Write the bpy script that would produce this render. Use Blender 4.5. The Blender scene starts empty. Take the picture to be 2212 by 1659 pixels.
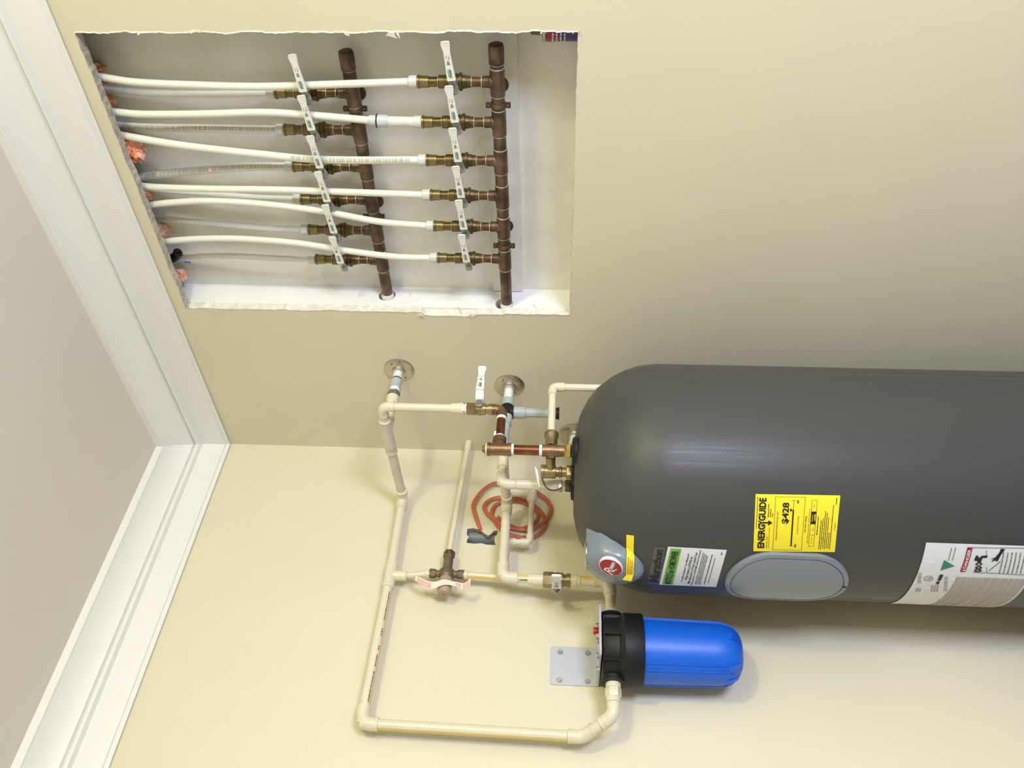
import bpy, bmesh, math, random
from math import sin, cos, pi, radians, sqrt, atan2
from mathutils import Vector, Matrix, noise
from mathutils.geometry import tessellate_polygon
random.seed(7)
S = bpy.context.scene
COL = S.collection
V = Vector
# ------------------------------------------------------------------ camera
YAW, PITCH, ROLL, FPX = radians(46.122), radians(3.468), radians(1.3236), 1828.7
CX, CY = 1106.0, 829.5
fw = V((-sin(YAW)*cos(PITCH), cos(YAW)*cos(PITCH), sin(PITCH)))
r0 = V((cos(YAW), sin(YAW), 0)); u0 = r0.cross(fw)
rt = cos(ROLL)*r0 + sin(ROLL)*u0
up = -sin(ROLL)*r0 + cos(ROLL)*u0
CAM = V((2.043, -1.672, 1.56))
cam = bpy.data.cameras.new('camera'); camo = bpy.data.objects.new('camera', cam); COL.objects.link(camo)
cam.sensor_width = 36; cam.sensor_fit = 'HORIZONTAL'; cam.lens = FPX/2212*36; cam.clip_start = .01
M = Matrix(((-up.x, rt.x, -fw.x, CAM.x), (-up.y, rt.y, -fw.y, CAM.y), (-up.z, rt.z, -fw.z, CAM.z), (0, 0, 0, 1)))
camo.matrix_world = M          # the phone was held on its side: the picture's left is up in the room
S.camera = camo
# ------------------------------------------------------------------ world, lights, exposure
S.view_settings.view_transform = 'Standard'; S.view_settings.look = 'None'
S.view_settings.exposure = -0.08; S.view_settings.gamma = 1; S.view_settings.use_curve_mapping = False
w = bpy.data.worlds.new('world'); S.world = w; w.use_nodes = True
w.node_tree.nodes['Background'].inputs[0].default_value = (.8, .85, 1, 1)
w.node_tree.nodes['Background'].inputs[1].default_value = .15
def area(name, loc, target, sx, sy, power, color, spread=180):
    l = bpy.data.lights.new(name, 'AREA'); l.shape = 'RECTANGLE'; l.size = sx; l.size_y = sy
    l.energy = power; l.color = color; l.spread = radians(spread)
    o = bpy.data.objects.new(name, l); COL.objects.link(o); o.location = loc
    o.rotation_euler = (V(target)-V(loc)).to_track_quat('-Z', 'Y').to_euler()
    return o
pl = bpy.data.lights.new('hanging_lamp_light', 'POINT'); pl.energy = 72; pl.color = (1, 1, .66); pl.shadow_soft_size = .09
plo = bpy.data.objects.new('hanging_lamp_light', pl); COL.objects.link(plo); plo.location = (3.2, -.82, 2.46)
area('glass_door_daylight', (3.52, -1.22, .78), (0, -1.22, .78), .6, .8, 88, (.67, .73, 1.0))
# ------------------------------------------------------------------ unprojection (pixel of the 2212x1659 photo -> point in the room)
def ray(px, py): return fw + up*(CX-px)/FPX + rt*(CY-py)/FPX
def proj(P):
    v = V(P)-CAM; z = v.dot(fw); return CX-FPX*v.dot(up)/z, CY-FPX*v.dot(rt)/z
def onL(px, py, off=0.): d = ray(px, py); return CAM + d*((off-CAM.x)/d.x)
def onR(px, py, off=0.): d = ray(px, py); return CAM + d*((-off-CAM.y)/d.y)
def zat(x, y, px):
    a, b = -1., 3.5
    for _ in range(50):
        m = (a+b)/2
        if proj((x, y, m))[0] > px: a = m
        else: b = m
    return (a+b)/2
# ------------------------------------------------------------------ materials
def srgb(r, g, b):
    f = lambda c: (c/255/12.92) if c/255 <= .04045 else ((c/255+.055)/1.055)**2.4
    return (f(r), f(g), f(b), 1)
MATS = {}
def mat(name, col, rough=.5, metal=0., var=.0, vscale=30., bump=0., bscale=200., coat=0., stretch=(1, 1, 1), trans=0., sss=0., col2=None):
    m = bpy.data.materials.new(name); m.use_nodes = True; nt = m.node_tree; b = nt.nodes['Principled BSDF']
    if len(col) == 3: col = (*col, 1)
    b.inputs['Base Color'].default_value = col; b.inputs['Roughness'].default_value = rough; b.inputs['Metallic'].default_value = metal
    if coat: b.inputs['Coat Weight'].default_value = coat; b.inputs['Coat Roughness'].default_value = .15
    if sss: b.inputs['Subsurface Weight'].default_value = sss; b.inputs['Subsurface Scale'].default_value = .004
    tc = nt.nodes.new('ShaderNodeTexCoord'); mp = nt.nodes.new('ShaderNodeMapping'); mp.inputs['Scale'].default_value = stretch
    nt.links.new(tc.outputs['Object'], mp.inputs[0])
    if var or col2:
        n = nt.nodes.new('ShaderNodeTexNoise'); n.inputs['Scale'].default_value = vscale; n.inputs['Detail'].default_value = 5
        nt.links.new(mp.outputs[0], n.inputs['Vector'])
        rp = nt.nodes.new('ShaderNodeValToRGB'); rp.color_ramp.elements[0].position = .35; rp.color_ramp.elements[1].position = .68
        a = tuple(c*(1-var) for c in col[:3]) + (1,); c2 = col2 if col2 else tuple(min(1, c*(1+var)) for c in col[:3]) + (1,)
        rp.color_ramp.elements[0].color = a; rp.color_ramp.elements[1].color = c2
        nt.links.new(n.outputs[0], rp.inputs[0]); nt.links.new(rp.outputs[0], b.inputs['Base Color'])
    if bump:
        n = nt.nodes.new('ShaderNodeTexNoise'); n.inputs['Scale'].default_value = bscale; n.inputs['Detail'].default_value = 3
        nt.links.new(mp.outputs[0], n.inputs['Vector'])
        bp = nt.nodes.new('ShaderNodeBump'); bp.inputs['Strength'].default_value = bump; bp.inputs['Distance'].default_value = .002
        nt.links.new(n.outputs[0], bp.inputs['Height']); nt.links.new(bp.outputs[0], b.inputs['Normal'])
    MATS[name] = m; return m
WALL = mat('wall_paint', (.735, .68, .505), .55, var=.015, vscale=3, bump=.12, bscale=160)
CEIL = mat('ceiling_paint', (.72, .68, .60), .8, var=.01, vscale=3, bump=.08, bscale=150)
TRIM = mat('white_trim_paint', (.84, .83, .79), .35)
BOARD = mat('niche_board', (.83, .81, .74), .6, var=.06, vscale=9, bump=.1, bscale=60)
JAMB = mat('white_primer', (.86, .86, .83), .55, var=.03, vscale=14, bump=.1, bscale=60)
GYP = mat('gypsum_core', (.52, .47, .37), .9, var=.25, vscale=70, bump=.5, bscale=120)
EDGE = mat('painted_edge', (.80, .77, .68), .7, var=.12, vscale=60, bump=.4, bscale=120)
PAPER = mat('torn_paper', (.86, .81, .66), .8, var=.08, vscale=60)
FLOOR = mat('floor_concrete', (.20, .19, .18), .6, var=.1, vscale=6)
CPVC = mat('cream_plastic', (.75, .69, .52), .32, var=.02, vscale=20, bump=.03, bscale=90, coat=.2)
CPVC2 = mat('dusty_cream_plastic', (.70, .63, .50), .4, var=.06, vscale=12)
GREYP = mat('grey_plastic', (.45, .50, .50), .35, coat=.2, var=.04)
WHITEP = mat('white_paint_pipe', (.82, .81, .77), .45)
BLACKP = mat('black_plastic', (.012, .012, .013), .5, bump=.15, bscale=140); BLACKP.node_tree.nodes['Principled BSDF'].inputs['Specular IOR Level'].default_value = .32
DBAND = mat('dark_primer_band', (.16, .14, .12), .6, var=.3, vscale=80)
PEX = mat('translucent_tube', (.79, .79, .70), .4, sss=.15)
PEX2 = mat('milky_tube', (.72, .72, .66), .35, sss=.1, var=.04)
PEXCAP = mat('milky_sleeve', (.62, .63, .60), .35, sss=.1)
COPD = mat('aged_copper', srgb(96, 74, 60), .45, .6, var=.35, vscale=28, col2=srgb(126, 102, 84), bump=.1)
COPB = mat('bright_copper', srgb(124, 76, 56), .28, .85, var=.3, vscale=30, col2=srgb(150, 98, 72))
COPS = mat('dull_copper', srgb(112, 84, 58), .45, .6, var=.3, vscale=35)
BRASSD = mat('aged_brass', srgb(98, 84, 56), .4, .75, var=.35, vscale=40, col2=srgb(128, 110, 72))
BRASS = mat('brass', srgb(160, 142, 104), .36, .75, var=.22, vscale=30)
DULLB = mat('dull_bronze', srgb(124, 108, 86), .5, .5, var=.2, vscale=35, bump=.4, bscale=160)
BRASSM = mat('tarnished_brass', srgb(134, 120, 82), .36, .75, var=.3, vscale=40)
BRONZE = mat('cast_bronze', srgb(142, 114, 86), .38, .8, var=.2, vscale=35, bump=.4, bscale=160)
GOLD = mat('polished_brass', srgb(220, 200, 120), .15, 1.)
SOLDER = mat('solder', srgb(205, 198, 182), .4, .6, var=.25, vscale=90)
TAPEW = mat('thread_tape', (.84, .84, .80), .6, bump=.4, bscale=300)
STEEL = mat('steel', srgb(178, 178, 174), .36, .8, var=.15, vscale=30)
CHROME = mat('chrome', srgb(196, 190, 176), .30, 1., var=.04, vscale=8)
LEVER = mat('white_lever_coating', (.86, .86, .80), .35)
GREEN = mat('green_print', srgb(24, 120, 90), .5)
INK = mat('dark_ink', srgb(30, 30, 30), .5)
INKG = mat('grey_ink', srgb(120, 118, 112), .5)
INKP = mat('faded_ink', srgb(176, 168, 162), .6)
INKT = mat('faint_tube_ink', srgb(188, 186, 168), .6)
YELS = mat('gold_stripe', srgb(226, 194, 104), .4)
BLUE = mat('blue_plastic', srgb(20, 98, 214), .40, var=.03, vscale=10)
ZINC = mat('painted_bracket', srgb(196, 198, 208), .35, .15)
RED = mat('red_button_plastic', srgb(190, 20, 40), .4)
TANK = mat('charcoal_plastic', (.064, .066, .062), .42, var=.05, vscale=5, bump=.05, bscale=60, stretch=(1, 1, .06))
TANK.node_tree.nodes['Principled BSDF'].inputs['Specular IOR Level'].default_value = .30
COVER = mat('light_grey_plastic', (.205, .24, .275), .3, bump=.03, bscale=120, coat=.15)
LYEL = mat('yellow_label', srgb(246, 226, 50), .5)
LWHT = mat('white_label', srgb(224, 226, 230), .4)
LGRN = mat('green_band', srgb(110, 176, 60), .45)
LRED = mat('red_band', srgb(158, 28, 38), .45)
LTRI = mat('green_triangle', srgb(50, 130, 96), .5)
LCLR = mat('clear_film', (.085, .085, .082), .3)
INSUL = mat('orange_fibreglass', srgb(255, 156, 96), .95, var=.15, vscale=60, col2=srgb(255, 214, 196), bump=1, bscale=200)
CABLE = mat('red_orange_cable', srgb(192, 102, 74), .5, var=.1, vscale=30)
TAN = mat('taupe_plastic', srgb(178, 152, 132), .5)
TAG = mat('paper_tag', srgb(238, 224, 208), .7)
TAGR = mat('red_tag_ink', srgb(200, 80, 80), .7)
SLATE = mat('slate_duct', srgb(116, 124, 122), .4, var=.05)
DARK = mat('cavity_shade', (.06, .055, .05), .9)  # near-black colour stands in for the shade inside the wall
CANP = mat('purple_can', srgb(66, 42, 120), .3); CANR = mat('red_can_label', srgb(160, 30, 60), .4)
BLUT = mat('blue_tape', srgb(30, 80, 200), .5)

# ------------------------------------------------------------------ mesh builder
class MB:
    def __init__(s): s.v = []; s.f = []
    def add(s, vs, fs):
        n = len(s.v); s.v += [V(p) for p in vs]; s.f += [tuple(i+n for i in f) for f in fs]; return s
    def frame(s, d, ref=None):
        d = d.normalized(); r = V(ref) if ref is not None else (V((0, 0, 1)) if abs(d.z) < .9 else V((1, 0, 0)))
        a = (r - d*r.dot(d)).normalized(); return a, d.cross(a)
    def lathe(s, o, d, prof, n=24, sx=1., ref=None, cap=True, rot=0.):
        """prof: list of (distance along d, radius)"""
        o = V(o); d = V(d).normalized(); a, b = s.frame(d, ref); vs = []; fs = []
        for (t, r) in prof:
            for k in range(n):
                an = 2*pi*k/n+rot; vs.append(o+d*t+a*(r*cos(an)*sx)+b*(r*sin(an)))
        for i in range(len(prof)-1):
            for k in range(n):
                k2 = (k+1) % n; fs.append((i*n+k, i*n+k2, (i+1)*n+k2, (i+1)*n+k))
        if cap:
            fs.append(tuple(range(n))[::-1]); fs.append(tuple((len(prof)-1)*n+k for k in range(n)))
        return s.add(vs, fs)
    def cyl(s, A, B, r, n=20, r2=None):
        A = V(A); B = V(B); return s.lathe(A, B-A, [(0, r), ((B-A).length, r if r2 is None else r2)], n)
    def hexa(s, A, B, r, ref=None):
        A = V(A); B = V(B); L = (B-A).length
        return s.lathe(A, B-A, [(0, r*.93), (L*.12, r), (L*.88, r), (L, r*.93)], 6, ref=ref)
    def tube(s, pts, r, n=14, flat=None, nrm=None, cap=True):
        """r number or list; flat=(w,h) elliptical/ribbon with nrm the h direction"""
        pts = [V(p) for p in pts]; N = len(pts); vs = []; fs = []; a = None
        for i, p in enumerate(pts):
            d = (pts[min(i+1, N-1)]-pts[max(i-1, 0)]).normalized()
            if nrm is not None: h = V(nrm); a = (h-d*h.dot(d)).normalized()
            elif a is None: a, _ = s.frame(d)
            else: a = (a-d*a.dot(d)).normalized()
            b = d.cross(a); rr = r[i] if isinstance(r, (list, tuple)) else r
            for k in range(n):
                an = 2*pi*k/n
                if flat: vs.append(p+a*(flat[1]*cos(an))+b*(flat[0]*sin(an)))
                else: vs.append(p+a*(rr*cos(an))+b*(rr*sin(an)))
        for i in range(N-1):
            for k in range(n):
                k2 = (k+1) % n; fs.append((i*n+k, i*n+k2, (i+1)*n+k2, (i+1)*n+k))
        if cap: fs.append(tuple(range(n))[::-1]); fs.append(tuple((N-1)*n+k for k in range(n)))
        return s.add(vs, fs)
    def box(s, c, x, y, z, rot=None):
        c = V(c); R = rot if rot is not None else Matrix.Identity(3); vs = []
        for i in (-1, 1):
            for j in (-1, 1):
                for k in (-1, 1): vs.append(c+R @ V((i*x/2, j*y/2, k*z/2)))
        return s.add(vs, [(0, 1, 3, 2), (4, 6, 7, 5), (0, 4, 5, 1), (2, 3, 7, 6), (0, 2, 6, 4), (1, 5, 7, 3)])
    def prism(s, poly, ax, ay, az, o, h, bev=0.):
        """extrude 2D poly (ax,ay) along az from o by h, optional bevel of the far edge"""
        o = V(o); ax = V(ax); ay = V(ay); az = V(az); n = len(poly)
        cx = sum(p[0] for p in poly)/n; cy = sum(p[1] for p in poly)/n
        rings = [(0, 1, 0), (h-bev, 1, 0)] + ([(h, 1, bev)] if bev else [])
        vs = []
        for (hh, _, b) in rings:
            for (x, y) in poly:
                dx, dy = x-cx, y-cy; L = max(1e-6, sqrt(dx*dx+dy*dy)); k = max(0, 1-b/L)
                vs.append(o+ax*(cx+dx*k)+ay*(cy+dy*k)+az*hh)
        R = len(rings); fs = [tuple(range(n))[::-1], tuple((R-1)*n+k for k in range(n))]
        for i in range(R-1):
            for k in range(n): k2 = (k+1) % n; fs.append((i*n+k, i*n+k2, (i+1)*n+k2, (i+1)*n+k))
        return s.add(vs, fs)
def elbow_path(P, d1, d2, leg, k=.55, n=9):
    P = V(P); d1 = V(d1).normalized(); d2 = V(d2).normalized(); a = P+d1*leg*k; b = P+d2*leg*k; pts = [P+d1*leg]
    for i in range(n+1):
        t = i/n; pts.append(a*(1-t)**2+P*2*t*(1-t)+b*t*t)
    return pts+[P+d2*leg]
def spline(pts, n=8):
    pts = [V(p) for p in pts]; out = []
    for i in range(len(pts)-1):
        p0 = pts[max(i-1, 0)]; p1 = pts[i]; p2 = pts[i+1]; p3 = pts[min(i+2, len(pts)-1)]
        for j in range(n):
            t = j/n; out.append(.5*((2*p1)+(p2-p0)*t+(2*p0-5*p1+4*p2-p3)*t*t+(3*p1-p0-3*p2+p3)*t**3))
    return out+[pts[-1]]
ROOTLOC = {}
def link(name, mb, m, parent=None, smooth=35, label=None, kind=None):
    loc = ROOTLOC.get(parent.name if parent else None, V((0, 0, 0)))
    me = bpy.data.meshes.new(name); me.from_pydata([p-loc for p in mb.v], [], mb.f)
    bm = bmesh.new(); bm.from_mesh(me); bmesh.ops.recalc_face_normals(bm, faces=bm.faces); bm.to_mesh(me); bm.free()
    if smooth:
        me.polygons.foreach_set('use_smooth', [True]*len(me.polygons)); me.set_sharp_from_angle(angle=radians(smooth))
    me.materials.append(m); o = bpy.data.objects.new(name, me); COL.objects.link(o)
    if parent: o.parent = parent; ROOTLOC[o.name] = loc
    else: ROOTLOC[o.name] = V((0, 0, 0))
    if name in ('lettering', 'fine_print', 'pictogram', 'torn_paper', 'crack', 'thread_tape', 'split_gap'): kind = 'stuff'
    if label: o['label'] = label
    if kind: o['kind'] = kind
    return o
def thing(name, label, cat, loc, group=None):
    o = bpy.data.objects.new(name, None); COL.objects.link(o); o.location = loc; o.empty_display_size = .02
    o['label'] = label; o['category'] = cat
    if group: o['group'] = group
    ROOTLOC[o.name] = V(loc); return o
def dup(root, loc, label, rotz=0):
    r = root.copy(); COL.objects.link(r); r.location = loc; r.rotation_euler = (0, 0, rotz); r['label'] = label
    for ch in list(root.children):
        c = ch.copy(); COL.objects.link(c); c.parent = r
        for g in list(ch.children):
            d = g.copy(); COL.objects.link(d); d.parent = c
    return r
def pipe(A, B, r, m, parent, name='pipe', n=20, label=None): return link(name, MB().cyl(A, B, r, n), m, parent, label=label)
def elbow(P, d1, d2, r, leg, m, parent, name='elbow', lip=True, label=None, k=.6):
    pth = elbow_path(P, d1, d2, leg, k); mb = MB().tube(pth, r, 20)
    if lip:
        P = V(P)
        for d in (V(d1).normalized(), V(d2).normalized()): mb.lathe(P+d*(leg-.006), d, [(0, r*1.0), (.0008, r*1.035), (.0058, r*1.035), (.0062, r*.95)], 20)
    return link(name, mb, m, parent, label=label)
def sleeve(A, B, r, m, parent, name='coupling', label=None):
    A = V(A); B = V(B); L = (B-A).length
    return link(name, MB().lathe(A, B-A, [(0, r*.95), (.0008, r*1.03), (.005, r*1.03), (.006, r), (L-.006, r), (L-.005, r*1.03), (L-.0008, r*1.03), (L, r*.95)], 20), m, parent, label=label)
def stripe(A, B, r, d, half, m, parent, name='stripe', lift=.0004):
    A = V(A); B = V(B); ax = (B-A).normalized(); d = V(d); d = (d-ax*d.dot(ax)).normalized(); e = ax.cross(d); mb = MB(); vs = []; fs = []
    for P in (A, B):
        for i in range(7):
            an = -half+2*half*i/6; vs.append(P+(d*cos(an)+e*sin(an))*(r+lift))
    for i in range(6): fs.append((i, i+1, 8+i, 7+i))
    mb.add(vs, fs); return link(name, mb, m, parent)
def text2d(s, bold=0., shear=0.):
    c = bpy.data.curves.new('t', 'FONT'); c.body = s; c.size = 1; c.offset = bold; c.shear = shear; c.resolution_u = 3
    o = bpy.data.objects.new('t', c); COL.objects.link(o)
    dg = bpy.context.evaluated_depsgraph_get(); me = bpy.data.meshes.new_from_object(o.evaluated_get(dg))
    vs = [(v.co.x, v.co.y) for v in me.vertices]; fs = [tuple(p.vertices) for p in me.polygons]
    bpy.data.objects.remove(o); bpy.data.curves.remove(c); bpy.data.meshes.remove(me)
    x0 = min(v[0] for v in vs); x1 = max(v[0] for v in vs); y0 = min(v[1] for v in vs); y1 = max(v[1] for v in vs)
    return [((x-x0)/(x1-x0), (y-y0)/(y1-y0)) for x, y in vs], fs
def text_in(mb, s, f, u0_, u1_, v0, v1, bold=.0, shear=0.):
    """place text filling the box u0..u1 x v0..v1 of the surface map f(u, v) -> point"""
    vs, fs = text2d(s, bold, shear); mb.add([f(u0_+(u1_-u0_)*x, v0+(v1-v0)*y) for x, y in vs], fs)
def rect_in(mb, f, u0_, u1_, v0, v1, nu=6, nv=1):
    vs = [f(u0_+(u1_-u0_)*i/nu, v0+(v1-v0)*j/nv) for j in range(nv+1) for i in range(nu+1)]
    mb.add(vs, [(j*(nu+1)+i, j*(nu+1)+i+1, (j+1)*(nu+1)+i+1, (j+1)*(nu+1)+i) for j in range(nv) for i in range(nu)])
def planemap(o, ax, ay): o = V(o); ax = V(ax); ay = V(ay); return lambda u, v: o+ax*u+ay*v
def marks(mb, f, u0_, u1_, v, h, seed=0, wmin=.01, wmax=.04, gap=.008):
    """a line of print too small to read: short blocks of ink"""
    rnd = random.Random(seed); u = u0_
    while u < u1_:
        w_ = min(rnd.uniform(wmin, wmax), u1_-u); rect_in(mb, f, u, u+w_, v, v+h*rnd.uniform(.75, 1), 1); u += w_+gap*rnd.uniform(.7, 1.5)

# ================================================================== ROOM
H = 2.782; RX = 3.6; RY = -4.6
# ---- right wall (plane y=0) with the access hole, real cut edges
HX0, HX1, HZ0, HZ1 = .570, 1.316, 1.547, 2.579
TH = .024
def jag(a, b, n, amp, seed, out):
    """points from a to b (2D) with torn irregular offset along out"""
    pts = []
    for i in range(n):
        t = i/n; x = a[0]+(b[0]-a[0])*t; z = a[1]+(b[1]-a[1])*t
        e = amp*(noise.noise(V((t*n*.13, seed, 0)))*1.3+noise.noise(V((t*n*.6, seed, 5)))*.6+random.uniform(-.25, .25))
        if i == 0: e = 0
        pts.append((x+out[0]*e, z+out[1]*e))
    return pts
hole = jag((HX0, HZ0), (HX1, HZ0), 60, .0016, 1, (0, 1)) + jag((HX1, HZ0), (HX1, HZ1), 150, .0035, 2, (1, 0)) + \
       jag((HX1, HZ1), (HX0, HZ1), 90, .0028, 3, (0, 1)) + jag((HX0, HZ1), (HX0, HZ0), 110, .0030, 4, (1, 0))
# notch broken out of the left edge, as seen halfway down
def notch(p):
    x, z = p
    if abs(x-HX0) < .012:
        if 1.80 < z < 1.935: x -= .010
        elif 1.72 < z <= 1.80: x -= .004
    return (x, z)
hole = [notch(p) for p in hole]
def holed_wall(outer, holes, place, thick_dir, th, name, m):
    loops = [[V((x, z, 0)) for x, z in outer]]+[[V((x, z, 0)) for x, z in h] for h in holes]
    tri = tessellate_polygon(loops); flat = [p for l in loops for p in l]
    mb = MB(); mb.add([place(p.x, p.y) for p in flat], tri)
    t = V(thick_dir)*th; mb.add([place(p.x, p.y)+t for p in flat], tri)
    k = len(outer); n = len(outer)
    mb.add([place(x, z) for x, z in outer]+[place(x, z)+t for x, z in outer], [(i, (i+1) % n, n+(i+1) % n, n+i) for i in range(n)])
    o = link(name, mb, m, None, smooth=0, kind='structure')
    return o
pR = lambda x, z: V((x, 0, z)); pL = lambda y, z: V((0, y, z))
wr = holed_wall([(-.15, 0), (RX, 0), (RX, H), (-.15, H)], [hole], pR, (0, 1, 0), TH, 'wall_right', WALL)
n = len(hole)
mb = MB(); mb.add([pR(*p) for p in hole]+[pR(*p)+V((0, TH*.5, 0))+V((random.uniform(-.0012, .0012), 0, random.uniform(-.0012, .0012))) for p in hole]+[pR(*p)+V((0, TH, 0)) for p in hole],
       [(i, (i+1) % n, n+(i+1) % n, n+i) for i in range(n)]+[(n+i, n+(i+1) % n, 2*n+(i+1) % n, 2*n+i) for i in range(n)])
gyp = MB(); pale = MB()
for i in range(n):
    e = MB().add([mb.v[j] for j in (i, (i+1) % n, n+(i+1) % n, n+i, 2*n+(i+1) % n, 2*n+i)], [(0, 1, 2, 3), (3, 2, 4, 5)])
    (pale if abs(hole[i][0]-HX0) < .02 and abs(hole[i][1]-HZ1) > .006 and abs(hole[i][1]-HZ0) > .006 else gyp).add(e.v, e.f)
link('cut_edge', gyp, GYP, wr, smooth=0, label='crumbly grey plasterboard core showing in the cut edge')
link('cut_edge', pale, EDGE, wr, smooth=0, label='pale painted left edge of the hole')
# torn paper fringe around the cut
mb = MB(); hc = ((HX0+HX1)/2, (HZ0+HZ1)/2)
def side(p):
    x, z = p
    if x > HX1-.012: return 'r'
    if x < HX0+.012: return 'l'
    return 't' if z > hc[1] else 'b'
for i in range(n):
    p, q = hole[i], hole[(i+1) % n]
    wd = {'r': .0035, 'l': .0055, 't': .0018, 'b': .0022}[side(p)]
    def outw(a, s):
        d = {'r': (1, 0), 'l': (-1, 0), 't': (0, 1), 'b': (0, -1)}[side(a)]
        k = wd*(.55+.9*abs(noise.noise(V((a[0]*55, a[1]*55, 3)))+.3*noise.noise(V((a[0]*300, a[1]*300, 1)))))
        return (a[0]+d[0]*k, a[1]+d[1]*k)
    a, b = outw(p, i), outw(q, i+1); lift = V((0, -.0009, 0))
    mb.add([pR(*p)+V((0, -.0014, 0)), pR(*q)+V((0, -.0014, 0)), pR(*b)+V((0, -.0003, 0)), pR(*a)+V((0, -.0003, 0))], [(0, 1, 2, 3)])
rng = random.Random(3)
for (x, z, sc) in [(HX1, 2.32, .010), (HX1, 2.02, .007), (HX1, 1.915, .013), (HX1, 2.44, .006), (HX0-.006, 1.80, .010), (HX0-.008, 1.935, .012), (HX1, 1.62, .006), (HX0, 2.50, .007), (HX1+.004, HZ0, .008)]:
    for k in range(3):
        c = V((x, -.002, z+rng.uniform(-.01, .01))); vs = [c+V((rng.uniform(-1, 1)*sc, -rng.uniform(0, .004), rng.uniform(-1, 1)*sc*.8)) for _ in range(4)]; mb.add(vs, [(0, 1, 2), (0, 2, 3)])
link('torn_paper', mb, PAPER, wr, smooth=0, label='pale torn paper fringe round the hole')
# ---- niche behind the wall
ND = .107; NT = 2.66
JX = HX0-.004
mb = MB().box(((HX0+1.45)/2, ND+.006, (1.50+NT)/2+.02), 1.45-HX0+.02, .012, NT-1.50+.06)
link('back_panel', mb, BOARD, wr, smooth=0, label='off-white board at the back of the open wall niche')
# left jamb with two round pipe holes
def jamb_hole(y, z, r): return [(y+r*cos(2*pi*k/28), z+r*1.02*sin(2*pi*k/28)) for k in range(28)]
loops = [[(TH, 1.5), (ND, 1.5), (ND, NT+.03), (TH, NT+.03)], jamb_hole(.071, 2.043, .0225), jamb_hole(.044, 1.722, .0235)]
tri = tessellate_polygon([[V((a, b, 0)) for a, b in l] for l in loops]); flat = [p for l in loops for p in l]; mb = MB()
mb.add([V((JX, a, b)) for a, b in flat], tri)
for l in loops[1:]:
    k = len(l); mb.add([V((JX, a, b)) for a, b in l]+[V((JX-.03, a, b)) for a, b in l], [(i, (i+1) % k, k+(i+1) % k, k+i) for i in range(k)])
mb.box((JX-.0165, TH+.001, 2.05), .031, .002, 1.14)
link('side_jamb', mb, JAMB, wr, smooth=0, label='bright white jamb board on the left side of the niche with two pipe holes')
mb = MB().box((JX-.05, .066, 2.05), .03, .10, 1.2); link('stud_bay', mb, DARK, wr, smooth=0)  # near-black block, the bay's shade put into its colour
mb = MB().box((1.46, .066, 2.05), .02, .09, 1.3); link('side_jamb', mb, BOARD, wr, smooth=0)
mb = MB().box((1.0, .066, 1.532), .95, .084, .02); link('sill_board', mb, JAMB, wr, smooth=0, label='white painted board closing the bottom of the niche')
mb = MB().box((1.0, .066, NT+.03), .95, .084, .02); link('dark_lid', mb, DARK, wr, smooth=0)  # niche closed with near-black in place of the unlit space above
# backing strip the lower manifold is strapped to
A = onR(1130, 640, -.093); B = onR(1066, 640, -.093)
zs0, zs1 = A.z, B.z
mb = MB().prism([(JX+.002, zs0+.004), (JX+.006, zs0), (1.44, zs0), (1.44, zs1), (JX+.006, zs1), (JX+.002, zs1-.004)], (1, 0, 0), (0, 0, 1), (0, -1, 0), (0, ND, 0), .014, .0015)
link('backing_strip', mb, BOARD, wr, smooth=20, label='flat off-white strip fixed across the back behind the lower copper manifold')
# cracks and scuffs on the jamb
mb = MB()
def scuff(pts, wd, plane):
    P = [plane(*p) for p in pts]
    for a, b in zip(P[:-1], P[1:]):
        d = (b-a).normalized(); e = d.cross(V((1, 0, 0))).normalized()*wd; mb.add([a-e, a+e*.7, b+e, b-e*.8], [(0, 1, 2, 3)])
jm = lambda px, py: (lambda d: CAM+d*((JX+.0008-CAM.x)/d.x))(ray(px, py))
scuff([(989, 664), (995, 670), (997, 678)], .0012, jm); scuff([(885, 632), (888, 640)], .0006, jm); scuff([(1151, 658), (1160, 666)], .001, jm); scuff([(1166, 668), (1172, 676)], .0006, jm)
link('crack', mb, GYP, wr, smooth=0)
# ---- left wall (plane x=0) with the small cut-out
cut_px = [(1009, 1143), (1022, 1141), (1038, 1145), (1048, 1154), (1055, 1157), (1062, 1152), (1066, 1147), (1076, 1146), (1073, 1156), (1069, 1161), (1068, 1168), (1071, 1178), (1050, 1177), (1040, 1174), (1024, 1175), (1008, 1173), (1009, 1165), (1013, 1160), (1008, 1156)]
cut = []
for i, (a, b) in enumerate(cut_px):
    P = onL(a, b); cut.append((P.y, P.z))
wl = holed_wall([(0, 0), (RY, 0), (RY, H), (0, H)], [cut], pL, (-1, 0, 0), .014, 'wall_left', WALL)
k = len(cut); mb = MB().add([pL(*p) for p in cut]+[pL(*p)+V((-.014, 0, 0)) for p in cut], [(i, (i+1) % k, k+(i+1) % k, k+i) for i in range(k)])
link('cut_edge', mb, GYP, wl, smooth=0)
mb = MB()
for i in range(k):
    p, q = cut[i], cut[(i+1) % k]; c = (sum(a for a, _ in cut)/k, sum(b for _, b in cut)/k)
    o_ = lambda a: pL(a[0]+(a[0]-c[0])*.06, a[1]+(a[1]-c[1])*.05)+V((.0006, 0, 0))
    mb.add([pL(*p)+V((.001, 0, 0)), pL(*q)+V((.001, 0, 0)), o_(q), o_(p)], [(0, 1, 2, 3)])
link('torn_paper', mb, PAPER, wl, smooth=0)
cc = onL(1040, 1160)
mb = MB().box((-.075, cc.y, cc.z), .012, .16, .20).box((-.045, cc.y-.075, cc.z), .06, .01, .2).box((-.045, cc.y+.075, cc.z), .06, .01, .2).box((-.045, cc.y, cc.z-.1), .06, .16, .01).box((-.045, cc.y, cc.z+.1), .06, .16, .01)
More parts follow.
